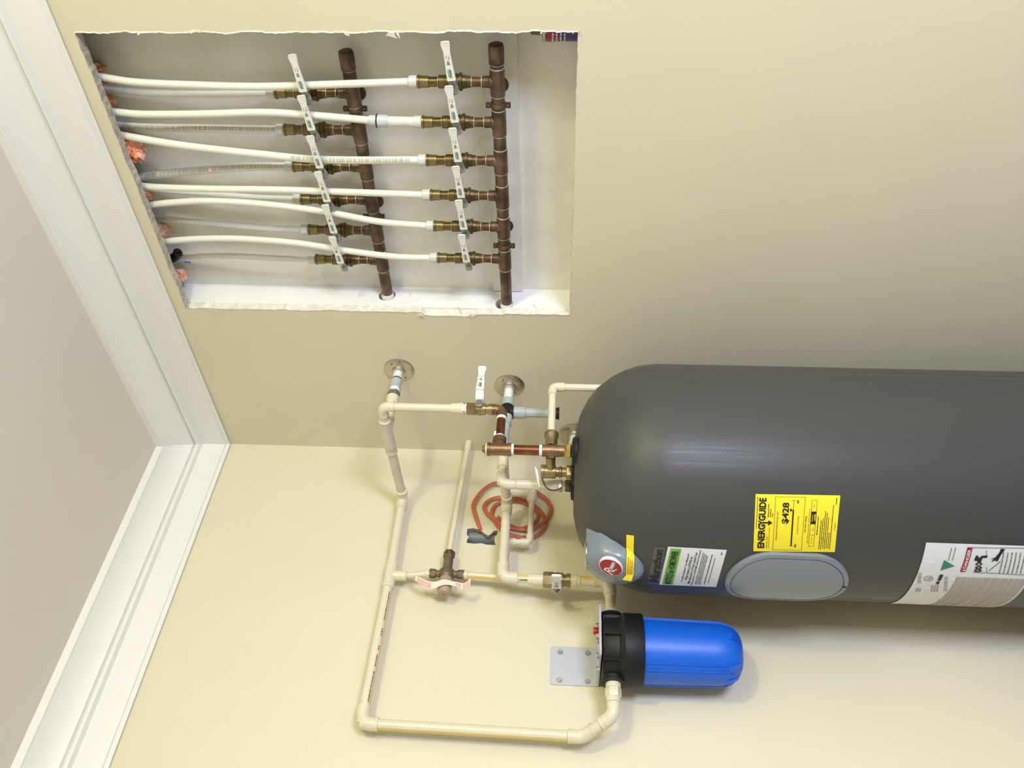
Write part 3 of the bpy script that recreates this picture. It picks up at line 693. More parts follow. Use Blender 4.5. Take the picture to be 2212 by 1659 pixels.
# yellow tape over the cover
f = quadmap((1352, 1252), (1354, 1154), (1368, 1252), (1370, 1156), .0022)
mb = MB(); rect_in(mb, f, .12, 1, 0, 1, 14, 3)
A, B = f(.12, 1), f(.12, 0); C_ = A+V((0, 0, .008))-er*.0+et*.014+er*.004; D_ = B+et*.016+er*.006+V((0, 0, .004))
mb.add([A, B, D_, C_], [(0, 1, 2, 3)])
tp = link('warning_tape', mb, LYEL, t, smooth=0, label='strip of yellow tape over the bottom of the housing')
f = quadmap((1352, 1252), (1354, 1154), (1368, 1252), (1370, 1156), .0030)
mb = MB()
for k, v in enumerate((.72, .45, .2)): marks(mb, f, .14, .48-.03*k, v, .13, k, .02, .045, .008)
link('lettering', mb, mat('orange_ink', srgb(190, 120, 30), .6), tp, smooth=0)
# product name lettering on a clear film
f = quadmap((1398, 1262), (1413, 1180), (1425, 1262), (1437, 1181), .0012)
mb = MB(); rect_in(mb, f, 0, 1, 0, 1, 12, 3); fl = link('name_film', mb, LCLR, t, smooth=0, label='clear film carrying the black product name')
f = quadmap((1398, 1262), (1413, 1180), (1425, 1262), (1437, 1181), .0019)
mb = MB(); text_in(mb, 'Marathon', f, .05, .93, .12, .90, .025, .25); link('lettering', mb, INK, fl, smooth=0)
# notice label
cor = ((1424, 1262), (1443, 1180), (1547, 1267), (1570, 1187))
f = quadmap(*cor, .0012); g_ = quadmap(*cor, .0020); g2 = quadmap(*cor, .0027)
mb = MB(); rect_in(mb, f, 0, 1, 0, 1, 14, 14); nl = link('notice_label', mb, LWHT, t, smooth=0, label='white notice label with a green band')
mb = MB(); rect_in(mb, g_, .02, .96, .765, .95, 12, 2); link('green_band', mb, LGRN, nl, smooth=0)
mb = MB(); text_in(mb, 'NOTICE for HOMEOWNER', g2, .04, .90, .80, .92, .02)
for k, (s, ua) in enumerate((('You Must Register Your Marathon*', .10), ('Water Heater to EXTEND the', .16), ("Manufacturer's 10-Year Limited Tank", .07), ('Warranty to a LIFETIME Limited Warranty*', .02))):
    text_in(mb, s, g_, ua, min(.97, ua+len(s)*.0235), .60-.062*k, .645-.062*k, .015)
for k in range(4): marks(mb, g_, .05, .90-.03*k, .375-.028*k, .014, k+20, .01, .03, .006)
marks(mb, g_, .06, .86, .215, .018, 31, .01, .03, .006); marks(mb, g_, .1, .78, .155, .013, 32, .01, .03, .006); marks(mb, g_, .86, .93, .06, .02, 3, .01, .02, .004)
link('lettering', mb, INK, nl, smooth=0)
# energy label
cor = ((1627, 1190), (1632, 1067), (1803, 1192), (1815, 1070))
f = quadmap(*cor, .0012); g_ = quadmap(*cor, .0020)
mb = MB(); NU, NV = 14, 14
vs = []
for j in range(NV+1):
    for i in range(NU+1):
        u, v = i/NU, j/NV; vs.append(f(u, v))
fs = [(j*(NU+1)+i, j*(NU+1)+i+1, (j+1)*(NU+1)+i+1, (j+1)*(NU+1)+i) for j in range(NV) for i in range(NU)]
mb.add(vs, fs); el = link('energy_label', mb, LYEL, t, smooth=0, label='yellow energy label')
mb = MB()
marks(mb, g_, .40, .95, .972, .008, 1, .02, .06, .005)
text_in(mb, 'ENERG', g_, .06, .475, .868, .955, .04); text_in(mb, 'Y', g_, .455, .545, .868, .955, .04); text_in(mb, 'GUIDE', g_, .535, .935, .868, .955, .04)
rect_in(mb, g_, .49, .515, .80, .90, 1, 2); mb.add([g_(.455, .835), g_(.55, .835), g_(.5025, .785)], [(0, 1, 2)])
text_in(mb, 'Water Heater - Electric', g_, .06, .27, .835, .853); text_in(mb, 'Tank Size (Storage Capacity): 50 gallons', g_, .06, .42, .808, .826)
for k in range(3): marks(mb, g_, .60, .83-.08*k, .835-.026*k, .010, 40+k, .02, .06, .005)
def frame(a, b, c, d, wv=.004):
    rect_in(mb, g_, a, b, c, c+wv, 8); rect_in(mb, g_, a, b, d-wv, d, 8); rect_in(mb, g_, a, a+wv, c, d, 1, 5); rect_in(mb, g_, b-wv, b, c, d, 1, 5)
frame(.03, .96, .41, .765)
text_in(mb, 'Estimated Yearly Energy Cost', g_, .21, .70, .715, .742)
text_in(mb, '$428', g_, .49, .86, .585, .675, .03)
mb.add([g_(.70, .583), g_(.76, .583), g_(.73, .548)], [(0, 1, 2)])
rect_in(mb, g_, .10, .73, .535, .552, 8); rect_in(mb, g_, .73, .90, .541, .545, 4); rect_in(mb, g_, .10, .104, .51, .57, 1); rect_in(mb, g_, .895, .90, .51, .57, 1)
marks(mb, g_, .08, .14, .485, .018, 2, .01, .02, .004); marks(mb, g_, .85, .91, .485, .018, 2, .01, .02, .004)
text_in(mb, 'Cost Range of Similar Models', g_, .31, .63, .465, .487)
text_in(mb, 'First Hour Rating', g_, .34, .63, .372, .397, .01, .2); text_in(mb, '(How much hot water you get in the first hour of use)', g_, .16, .75, .338, .358)
frame(.10, .91, .265, .330, .004); rect_in(mb, g_, .49, .71, .265, .330, 3); rect_in(mb, g_, .30, .304, .265, .33, 1)
text_in(mb, 'Very Small', g_, .14, .26, .288, .305); text_in(mb, 'Low', g_, .375, .42, .288, .305); text_in(mb, 'High', g_, .78, .83, .288, .305)
marks(mb, g_, .3, .62, .235, .010, 5, .02, .05, .006)
for k, (a, b) in enumerate(((.05, .56), (.05, .6), (.07, .72), (.05, .7), (.07, .62), (.07, .34), (.05, .83))): marks(mb, g_, a, b, .198-.022*k, .009, 60+k, .02, .06, .005)
text_in(mb, 'energy.gov', g_, .38, .52, .022, .036); marks(mb, g_, .84, .96, .035, .012, 7, .01, .03, .005)
link('lettering', mb, INK, el, smooth=0)
mb = MB(); g3 = quadmap(*cor, .0027); text_in(mb, 'Medium', g3, .54, .66, .302, .320); marks(mb, g3, .55, .67, .275, .014, 3, .012, .03, .006); link('lettering', mb, LYEL, el, smooth=0)
# danger label, wrapped round the left flank
pR_, zR_ = onT(1998, 1172); pL_ = pR_+radians(78); zT_ = zR_-.002; zB_ = onT(2175, 1299)[1] if onT(2175, 1299)[1] < zT_ else zT_-.2
zB_ = min(zB_, onT(2212, 1268)[1])
pR_ = onT(2050, 1173)[0]
def dmap(lift): return lambda u, v: tk(pL_+(pR_-pL_)*u, zB_+(zT_-zB_)*v, TR+lift)
mb = MB(); rect_in(mb, dmap(.0012), 0, 1, 0, 1, 22, 4); dl = link('danger_label', mb, LWHT, t, smooth=0, label='white and grey danger label wrapping round the left flank')
def uvT(px, py):
    p, z = onT(px, py); return (p-pL_)/(pR_-pL_), (z-zB_)/(zT_-zB_)
Z8 = lambda x, y: (1900+x/7.09, 1150+y/7.09)
def bandmap(TLp, TRp, BLp, BRp, lift):
    c = [uvT(*Z8(*p)) for p in (TLp, TRp, BLp, BRp)]; d = dmap(lift)
    def f(u, v):
        x = (c[0][0]*(1-u)+c[1][0]*u)*v+(c[2][0]*(1-u)+c[3][0]*u)*(1-v); y = (c[0][1]*(1-u)+c[1][1]*u)*v+(c[2][1]*(1-u)+c[3][1]*u)*(1-v); return d(x, y)
    return f
f = bandmap((1225, 595), (1340, 220), (1308, 598), (1422, 224), .0020); mb = MB(); rect_in(mb, f, 0, 1, 0, 1, 8, 1); link('red_band', mb, LRED, dl, smooth=0)
f = bandmap((1225, 595), (1340, 220), (1308, 598), (1422, 224), .0028); mb = MB(); text_in(mb, 'DANGER', f, .17, .93, .2, .82, .03)
mb.add([f(.04, .2), f(.14, .2), f(.09, .82)], [(0, 1, 2)]); link('lettering', mb, LWHT, dl, smooth=0)
f = bandmap((925, 575), (985, 415), (1145, 510), (1146, 508), .0020); mb = MB(); mb.add([f(0, 1), f(1, 1), f(.5, 0)], [(0, 1, 2)]); link('green_triangle', mb, LTRI, dl, smooth=0)
mb = MB(); f = bandmap((0, 1000), (0, 0), (1000, 1000), (1000, 0), .0022)
def pz(pts):  # polygon from crop coordinates
    d = dmap(.0022); mb.add([d(*uvT(*Z8(*p))) for p in pts], [tuple(range(len(pts)))])
def ell(x, y, rx, ry, wd):
    d = dmap(.0022); vs = []
    for k in range(20):
        a = 2*pi*k/20
        for q in (1, 1-wd): vs.append(d(*uvT(*Z8(x+rx*q*cos(a), y+ry*q*sin(a)))))
    mb.add(vs, [(2*k, 2*k+1, (2*k+3) % 40, (2*k+2) % 40) for k in range(20)])
pz([(1440, 420), (1470, 350), (1500, 345), (1520, 385), (1560, 350), (1650, 345), (1640, 380), (1570, 385), (1545, 455), (1505, 470), (1490, 430)])
ell(1515, 475, 55, 22, .5); ell(1500, 575, 60, 22, .6); ell(1510, 530, 55, 24, .6)
pz([(1700, 450), (1740, 400), (1690, 400), (1760, 380), (1830, 300), (1850, 245), (1920, 250), (1850, 340), (1800, 440), (1760, 420)])
for (a, b, c, d_) in ((1425, 225, 2230, 232), (1425, 598, 2230, 640)): pz([(a, b), (c, d_), (c, d_+6), (a, b+6)])
pz([(1625, 265), (1632, 265), (1640, 600), (1632, 600)]); pz([(1660, 580), (1668, 585), (1850, 440), (1845, 432)])
f = bandmap((855, 780), (920, 635), (900, 785), (975, 640), .0022); rect_in(mb, f, 0, .3, 0, 1, 2); rect_in(mb, f, .4, 1, 0, 1, 3)
ell(745, 697, 68, 38, .12); text_in(mb, 'UL', bandmap((715, 715), (740, 670), (765, 720), (790, 675), .0022), 0, 1, 0, 1)
link('pictogram', mb, INK, dl, smooth=0, label='black hand pictograms')
mb = MB()
for k in range(2): f = bandmap((1040+60*k, 420), (1090+60*k, 225), (1055+60*k, 420), (1105+60*k, 225), .0022); marks(mb, f, 0, 1, 0, 1, k, .05, .12, .03)
for k in range(6):
    f = bandmap((1820+65*k, 620), (1890+65*k, 300), (1835+65*k, 620), (1905+65*k, 300), .0022); marks(mb, f, 0, 1, .1, 1.2, k, .08, .22, .018)
link('fine_print', mb, INKG, dl, smooth=0)
mb = MB(); d = dmap(.0020)
rnd = random.Random(5)
vtop = uvT(*Z8(1180, 640))[1]; uR = uvT(*Z8(1190, 640))[0]
k = 0; v = vtop-.01
while v > .03:
    ln = rnd.choice((1, 1, 1, .97, .8, .55)); hh_ = rnd.choice((.02, .044, .044, .065)); rect_in(mb, d, .03+(1-ln)*uR*.6, uR-.02, max(.02, v-hh_), v, 10); v -= hh_+.008; k += 1
for (x, y, wx, wy) in ((600, 690, 60, 80), (580, 870, 90, 30), (830, 850, 130, 50), (1000, 780, 60, 110)):
    f = bandmap((x-wx/2, y+wy), (x-wx/2+15, y-wy), (x+wx/2, y+wy), (x+wx/2+15, y-wy), .0020)
    for q in range(3): marks(mb, f, 0, 1, .05+.33*q, .22, q, .1, .3, .05)
link('fine_print', mb, INKP, dl, smooth=0)

# ================================================================== ESCUTCHEONS
def escutcheon(x, z, label, R=.043, split=True, lean=0):
    t = thing('wall_flange', label, 'flange', (x, 0, z))
    link('plate', MB().lathe((x, -.0002, z), (0, -1, 0), [(0, R), (.002, R*1.0), (.0045, R*.93), (.0065, R*.62), (.008, R*.46), (.013, R*.43), (.0135, R*.36)], 40), CHROME, t)
    for s in (-1, 1):
        link('screw', MB().lathe((x+s*R*.62, -.006, z+s*R*.38), (0, -1, 0), [(0, .0028), (.0015, .0024)], 10), DBAND, t)
    mb = MB().box((x-R*.66, -.0062, z+.006), R*.5, .0012, .0014).box((x+R*.66, -.0062, z-.006), R*.5, .0012, .0014)
    if split: link('split_gap', mb, DBAND, t)
    return t
escutcheon(.353, 2.026, 'dirty chrome wall flange round the upper pipe outlet')
escutcheon(.299, 1.714, 'tarnished chrome wall flange round the middle pipe outlet', split=False)
escutcheon(.092, 1.522, 'chrome wall flange half hidden behind the top of the tank', R=.05, split=False)
t = thing('stub_pipe', 'white pipe stub from the flange hidden behind the tank', 'pipe', (.092, 0, 1.522))
pipe((.092, .02, 1.522), (.092, -.035, 1.522), .0145, WHITEP, t); sleeve((.092, -.032, 1.522), (.092, -.050, 1.522), .0175, WHITEP, t)

# ================================================================== UPPER PIPE LOOP
r1 = .0130; r1s = .0160; rV = .0107; rVs = .0132
t = thing('pipe_loop', 'cream plastic pipe loop from the upper flange round the left wall to the filter', 'pipe', (.353, 0, 2.026))
Xa, Za, Yt = .353, 2.026, -.2205
pipe((Xa, .03, Za), (Xa, -.02, Za), .0125, GREYP, t, label='grey pipe stub at the wall')
pipe((Xa, -.016, Za), (Xa, -.052, Za), .0128, WHITEP, t, 'painted_section', label='white painted pipe section')
link('paint_edge', MB().lathe((Xa, -.037, Za), (0, -1, 0), [(0, .0130), (.006, .0130)], 20), DBAND, t)
sleeve((Xa, -.046, Za), (Xa, -.076, Za), .0160, GREYP, t, label='grey coupling')
pipe((Xa, -.074, Za), (Xa, -.098, Za), .0142, WHITEP, t, 'painted_section')
link('union_nut', MB().hexa((Xa, -.090, Za), (Xa, -.106, Za), .0182), DBAND, t, label='dark painted hex nut')
link('adapter', MB().lathe((Xa, -.106, Za), (0, -1, 0), [(0, .0160), (.002, .0175), (.018, .0172), (.022, .0155), (.06, .0150)], 24), CPVC, t)
pipe((Xa, -.15, Za), (Xa, Yt, Za), r1, CPVC, t)
stripe((Xa, -.165, Za), (Xa, -.20, Za), r1, (.3, 0, -1), .35, YELS, t)
ztop = Za
# tee: run along X, side outlet to +Y; front elbow turning down
link('tee', MB().lathe((Xa+.034, Yt, Za), (-1, 0, 0), [(0, r1s*.97), (.001, r1s*1.05), (.006, r1s*1.05), (.007, r1s), (.095, r1s), (.1, r1s*1.04), (.106, r1s*1.04), (.107, r1s*.95)], 24).lathe((Xa, Yt, Za), (0, 1, 0), [(0, r1s), (.038, r1s), (.040, r1s*.95)], 24), CPVC2, t)
XV = .438
elbow((XV, Yt, Za), (-1, 0, 0), (0, 0, -1), rVs, .032, CPVC, t)
pipe((Xa+.03, Yt, Za), (XV-.03, Yt, Za), rV, CPVC, t)
z1 = zat(XV, Yt, 976)
pipe((XV, Yt, Za-.03), (XV, Yt, z1), rV, CPVC, t)
z2 = zat(XV, Yt, 1001)
link('adapter', MB().lathe((XV, Yt, z1+.002), (0, 0, -1), [(0, rV*1.05), (.001, rVs), (z1-z2-.002, rVs*1.15), (z1-z2+.002, rVs*1.15)], 24), CPVC, t)
XL = .045
pipe((Xa-.06, Yt, Za), (XL+.02, Yt, Za-.006), r1, CPVC2, t)
sleeve((Xa-.07, Yt, Za), (Xa-.10, Yt, Za-.001), r1s, CPVC2, t)
Pe = V((XL, Yt-.002, Za-.007)); elbow(Pe, (1, 0, 0), (0, -1, 0), r1s, .038, CPVC, t)
Ptee = onL(843, 1243, XL); Pe2 = onL(780, 1563, XL)
pipe(Pe, Ptee, r1, CPVC, t); 
dl_ = (Pe2-Pe).normalized()
link('tee', MB().lathe(Ptee-dl_*.038, dl_, [(0, r1s*.95), (.001, r1s*1.05), (.006, r1s*1.05), (.007, r1s), (.069, r1s), (.07, r1s*1.05), (.075, r1s*1.05), (.076, r1s*.95)], 24).lathe(Ptee, (0, 0, -1), [(0, r1s*.9), (.030, r1s*.88), (.0305, .0135), (.044, .0135), (.045, .0125)], 24), CPVC, t)
lp = link('pipe', MB().cyl(Ptee, Pe2, r1), CPVC, t)
d_ = (Pe2-Ptee).normalized(); A = Ptee+d_*.045; B = Pe2-d_*.045
stripe(A, B, r1, V((.35, 0, -1)), .22, YELS, lp)
mb = MB()
ax = d_; nn = (V((.75, 0, -.66))-ax*V((.75, 0, -.66)).dot(ax)).normalized(); ee = ax.cross(nn)
Lp = (B-A).length
def pmap(u, v): an = (v-.5)*.42; return A+ax*(u*Lp)+(nn*cos(an)+ee*sin(an))*(r1+.0006)
for (a, b) in ((.03, .30), (.37, .44), (.52, .56), (.60, .70), (.74, .99)): marks(mb, pmap, a, b, .25, .5, int(a*100), .006, .018, .005)
link('lettering', mb, INK, lp, smooth=0, label='dark print along the pipe')
Pe3 = onL(1245, 1591, .050)
elbow(Pe2, -d_, (Pe3-Pe2), r1s, .042, CPVC, t)
dd = (Pe3-Pe2).normalized(); pp = link('pipe', MB().cyl(Pe2, Pe3, r1), CPVC, t)
stripe(Pe2+dd*.04, Pe3-dd*.012, r1, (.35, -1, 0), .28, YELS, pp)
# 45 degree bends to the filter outlet
FC = V((.105, -.698)); ZH = zat(FC.x, FC.y, 1298)
zout = V((0, 0, onL(1325, 1500, .105).z)); Pout = V((.105, FC.y-.085, zout.z)); Pd = onL(1318, 1556, .100); Pd = V((.103, Pd.y, zout.z))
Pd = V((.103, onL(1325, 1545, .103).y, zout.z))
Pm = onL(1258, 1592, .055)
elbow(Pm, (Pe2-Pm), (Pd-Pm), r1s, .034, CPVC, t, k=.4)
pipe(Pm, Pd, r1, CPVC, t)
elbow(Pd, (Pm-Pd), (0, 1, 0), r1s, .036, CPVC, t, k=.5)
pipe(Pd, Pout, r1, CPVC, t)
link('adapter', MB().hexa(Pout+V((0, -.034, 0)), Pout+V((0, -.012, 0)), .0192).lathe(Pout+V((0, .01, 0)), (0, -1, 0), [(0, .0180), (.022, .0182), (.023, .016)], 24).lathe(Pout+V((0, -.034, 0)), (0, -1, 0), [(0, .0165), (.002, .0172), (.012, .0170), (.013, .0145)], 24), CPVC, t, label='cream threaded adapter at the filter outlet')

# ================================================================== BIG BALL VALVES
def ball_valve(label, top, bot, r, rotz, L, name='ball_valve', leverz=.5, k=1.):
    top = V(top); bot = V(bot); c = (top+bot)/2; Hh = (top-bot).length
    t = thing(name, label, 'valve', (0, 0, 0))
    link('valve_body', MB().lathe((0, 0, -Hh/2), (0, 0, 1), [(0, r*1.0), (.001, r*1.12), (.010, r*1.12), (.0105, r*.92), (.017, r*.95), (.018, r*1.15), (.024, r*1.22), (.030, r*1.2), (.0305, r*1.32), (.036, r*1.32), (.0365, r*1.16), (.042, r*1.18), (.0425, r*1.25)], 28).hexa((0, 0, -Hh/2+.042), (0, 0, Hh/2), r*1.28, ref=(1, 0, 0)), BRASS, t)
    link('lock_collar', MB().cyl((0, -r*.6, 0), (0, -r*1.5, 0), .008, 14), BRASS, t)
    g = lever(t, 0, r*1.35+.004, L, scale=k, tilt=0.)
    t.location = c; t.rotation_euler = (0, 0, rotz); return t
zv1, zv2 = zat(XV, Yt, 1008), zat(XV, Yt, 1064)
ball_valve('brass ball valve with white lever in the downpipe between the two wall flanges', (XV, Yt, zv1), (XV, Yt, zv2), .0130, pi/2, .112, k=1.15)
mb = MB().hexa((XV, Yt, z2+.0005), (XV, Yt, zv1+.004), .0172)
t = thing('pipe_union', 'silver hex ring joining the cream downpipe to the brass ball valve', 'fitting', (XV, Yt, z2))
link('hex_ring', mb, CHROME, t); link('thread_tape', MB().cyl((XV, Yt, zv1+.006), (XV, Yt, zv1-.001), .0138), TAPEW, t)
# ================================================================== COPPER / BRONZE HOT LINE
t = thing('copper_pipe', 'short copper pipes with bronze tees running from the ball valve down to the tank', 'pipe', (HOT.x, HOT.y, ZT))
zE = zat(XV, Yt, 1085); 
link('thread_tape', MB().cyl((XV, Yt, zv2+.001), (XV, Yt, zv2-.007), .0138), TAPEW, t)
elbow((XV, Yt, zE), (0, 0, 1), (0, -1, 0), .0140, .026, BRONZE, t, lip=True, label='bronze elbow', k=.8)
link('thread_tape', MB().cyl((XV, Yt-.028, zE), (XV, Yt-.036, zE), .0135), TAPEW, t)
YH = HOT.y
pipe((XV, Yt-.034, zE), (XV, YH+.032, zE), .0113, COPB, t, 'copper_nipple')
link('thread_tape', MB().lathe((XV, YH+.042, zE), (0, -1, 0), [(0, .012), (.004, .0140), (.012, .0148)], 18).box((XV+.004, YH+.044, zE+.012), .008, .016, .005), TAPEW, t)
zt1, zt2 = zat(HOT.x, YH, 1052), zat(HOT.x, YH, 1105)
link('bronze_tee', MB().lathe((HOT.x, YH, zt1), (0, 0, -1), [(0, .0150), (.001, .0172), (.007, .0172), (.0075, .0156), (zt1-zt2-.008, .0156), (zt1-zt2-.0075, .0168), (zt1-zt2-.001, .0168), (zt1-zt2, .014)], 28).lathe((HOT.x, YH, zE), (0, 1, 0), [(0, .0148), (.020, .0145), (.022, .0170), (.034, .0172), (.036, .0145)], 28), BRONZE, t)
zp = zat(HOT.x, YH, 1042)
link('plug', MB().cyl((HOT.x, YH, zt1+.001), (HOT.x, YH, zt1+.005), .013).lathe((HOT.x, YH, zt1+.004), (0, 0, 1), [(0, .0092), (zp-zt1-.006, .0092), (zp-zt1-.004, .0082)], 4, rot=.6), BRONZE, t, label='square headed plug')
link('thread_tape', MB().cyl((HOT.x, YH, zt1+.003), (HOT.x, YH, zt1-.0005), .0145), TAPEW, t)
zc1, zc2 = zat(HOT.x, YH, 1110), zat(HOT.x, YH, 1165)
link('thread_tape', MB().cyl((HOT.x, YH, zt2), (HOT.x, YH, zc1), .0145), TAPEW, t)
pipe((HOT.x, YH, zc1), (HOT.x, YH, zc2), .0125, COPB, t, 'copper_nipple', label='bright copper nipple')
zd = zat(HOT.x, YH, 1171); ze = zat(HOT.x, YH, 1221)
link('thread_tape', MB().cyl((HOT.x, YH, zc2), (HOT.x, YH, zd), .0142), TAPEW, t)
zb3 = (zd+ze)/2+.006
link('bronze_cross', MB().lathe((HOT.x, YH, zd), (0, 0, -1), [(0, .0138), (.001, .0150), (.012, .0146), (.022, .0155), (.034, .0155), (zd-ze, .0135)], 28).box((HOT.x, YH-.0135, zb3), .014, .010, .014, Matrix.Rotation(.75, 3, 'Z')), BRONZE, t)
link('brass_nipple', MB().cyl((HOT.x, YH, ze+.004), (HOT.x, YH, ZT+.022), .0125), BRASS, t)
link('polished_nut', MB().hexa((HOT.x, YH, ZT+.026), (HOT.x, YH, ZT+.008), .0175, ref=(0, 1, 0)), GOLD, t, label='polished brass hex nut on the tank')
# ================================================================== RELIEF VALVE
t = thing('relief_valve', 'brass relief valve with a thin white lever between the two tank pipes', 'valve', (TPV.x, TPV.y, ZT))
zr1, zr2 = zat(TPV.x, TPV.y, 1168), zat(TPV.x, TPV.y, 1200)
link('valve_body', MB().lathe((TPV.x, TPV.y, zr1), (0, 0, -1), [(0, .015), (.001, .0175), (.008, .0178), (.009, .0165), (zr1-zr2, .0172), (zr1-zr2+.001, .013), (zr1-zr2+.008, .0120), (zr1-zr2+.010, .0145), (zr1-zr2+.013, .0145), (zr1-zr2+.016, .0118), (zr1-ZT-.004, .0125)], 26).hexa((TPV.x, TPV.y, ZT+.020), (TPV.x, TPV.y, ZT+.006), .0180), BRASS, t)
zo = zat(TPV.x, TPV.y, 1189)
D2 = V((.80, .10, 0)).normalized()    # outlet runs behind the hot pipe towards the wall with the niche
Q0 = V((TPV.x, TPV.y, zo))
link('outlet', MB().lathe(Q0, (HOT.x-TPV.x, HOT.y-TPV.y+.012, 0), [(0, .0125), (.030, .0120), (.045, .0125)], 24), BRASS, t)
# drain adapter in front at the cross, drain pipe
Dn0 = V((HOT.x+.010, YH+.004, zat(HOT.x, YH, 1190)))
# drain run: from the cross to +Y/+X until pixel row 838
Pd1 = V((HOT.x+.002, YH, Dn0.z))
A2 = V((HOT.x, YH+.022, Dn0.z)); 
link('drain_adapter', MB().lathe(A2+V((0, -.01, 0)), (0, 1, 0), [(0, .0130), (.010, .0130), (.012, .0150), (.028, .0155), (.032, .0176), (.042, .0180), (.044, .0155), (.038, .0130), (.030, .0125)], 28, cap=False), BRASS, t, label='wide brass outlet collar')
zl = zat(TPV.x, TPV.y, 1163)
a_, b_ = V((TPV.x, TPV.y, zl+.004)), V((TPV.x-.020, TPV.y-.022, zl-.002))
link('test_lever', MB().tube([a_+V((.008, .008, .004)), a_, a_.lerp(b_, .5)+V((0, 0, 0)), b_, b_+(b_-a_)*.25], [.002, .0045, .0038, .0026, .0018], 10), LEVER, t, label='thin white test lever')
link('lever_guard', MB().tube(spline([V((TPV.x-.012, TPV.y-.014, zr1-.004)), V((TPV.x-.030, TPV.y-.028, zr1-.016)), V((TPV.x-.034, TPV.y-.032, zr1-.036)), V((TPV.x-.028, TPV.y-.026, ZT+.030))], 5), .004, 10, flat=(.006, .0016), nrm=(.7, .7, 0)), BRASSD, t, label='curved brass tongue')
# drain pipe
t = thing('drain_pipe', 'thin cream drain pipe with an elbow going down behind the right shoulder of the tank', 'pipe', A2)
r2 = .0096; r2s = .0120
best = None
yy = YH
while yy < -.01:
    q = proj((HOT.x, yy, Dn0.z))
    if q[1] <= 836: break
    yy += .002
Pq = V((HOT.x, yy, Dn0.z+.001))
pipe(A2+V((0, .012, 0)), Pq, r2, CPVC, t); elbow(Pq, (0, -1, 0), (0, 0, -1), r2s, .030, CPVC, t); pipe(Pq, (Pq.x, Pq.y, .1), r2, CPVC, t)
# ================================================================== MIDDLE LINE (cold) from the second flange
t = thing('cold_supply_pipe', 'grey then cream pipe from the middle flange to the tank and filter', 'pipe', (.299, 0, 1.714))
Xb, Zb = .299, 1.714; rC = .0108; rCs = .0132
pipe((Xb, .03, Zb), (Xb, -.022, Zb), .0130, GREYP, t, label='grey pipe stub at the wall'); pipe((Xb, -.02, Zb), (Xb, -.060, Zb), .0130, WHITEP, t, 'painted_section')
link('coupling', MB().lathe((Xb, -.056, Zb), (0, -1, 0), [(0, .0140), (.003, .0172), (.024, .0172), (.028, .016)], 24), GREYP, t)
link('black_tee', MB().lathe((Xb, -.083, Zb), (0, -1, 0), [(0, .0165), (.002, .0180), (.036, .0180), (.038, .016)], 24).lathe((Xb, -.104, Zb), (0, 0, -1), [(0, .017), (.019, .0185)], 24), BLACKP, t, label='black tee body')
zz1, zz2, zz3 = zat(Xb, -.104, 1134), zat(Xb, -.104, 1205), zat(Xb, -.104, 1208)
link('coupling', MB().lathe((Xb, -.104, Zb-.017), (0, 0, -1), [(0, .0155), (.001, .0172), (Zb-.017-zz1, .0168), (Zb-.016-zz1, .016)], 24), GREYP, t)
pipe((Xb, -.104, zz1), (Xb, -.104, zz2), .0132, GREYP, t, label='grey capped pipe branch')
link('end_cap', MB().lathe((Xb, -.104, zz2+.012), (0, 0, -1), [(0, .0135), (.001, .0155), (.012, .0160), (.0125, .0178), (.016, .0178)], 24), BLACKP, t, label='black ring at the capped end')
sleeve((Xb, -.120, Zb), (Xb, -.150, Zb), .0160, GREYP, t); pipe((Xb, -.15, Zb), (Xb, -.235, Zb), .0112, GREYP, t, label='thin grey pipe section')
YB = -.262
link('tee', MB().lathe((Xb, YB+.034, Zb), (0, -1, 0), [(0, .0128), (.001, rCs*1.08), (.007, rCs*1.08), (.0075, rCs), (.064, rCs), (.065, rCs*1.06), (.072, rCs*1.06), (.073, .011)], 24).lathe((Xb, YB, Zb), (-1, 0, 0), [(0, rCs), (.036, rCs), (.037, .012)], 24), CPVC, t)
YC = COLD.y
pipe((Xb, YB-.03, Zb), (Xb, YC, Zb), rC, CPVC, t); stripe((Xb, YB-.039, Zb), (Xb, YC+.03, Zb), rC, (.5, 0, -1), .4, YELS, t)
elbow((Xb, YC, Zb), (0, 1, 0), (0, 0, -1), rCs, .036, CPVC, t)
zk = [zat(Xb, YC, q) for q in (1113, 1116, 1167, 1183, 1207, 1214, 1221)]
pipe((Xb, YC, Zb-.03), (Xb, YC, zk[2]), rC, CPVC, t)
sleeve((Xb, YC, zk[1]), (Xb, YC, zk[2]), rCs, CPVC, t)
link('adapter', MB().lathe((Xb, YC, zk[2]), (0, 0, -1), [(0, .0118), (.015, .0116), (zk[2]-zk[3], .0116), (zk[2]-zk[3]+.001, .0128), (.030, .0130), (.0305, .0145), (zk[2]-zk[4], .0145)], 24), CPVC, t)
link('hex_ring', MB().hexa((Xb, YC, zk[4]+.001), (Xb, YC, zk[5]), .0165), CHROME, t, label='silver hex ring')
link('thread_tape', MB().cyl((Xb, YC, zk[5]+.001), (Xb, YC, zk[6]), .0125), TAPEW, t)
link('tank_nipple', MB().hexa((Xb, YC, zk[6]+.001), (Xb, YC, ZT+.004), .0155), BRASSD, t)
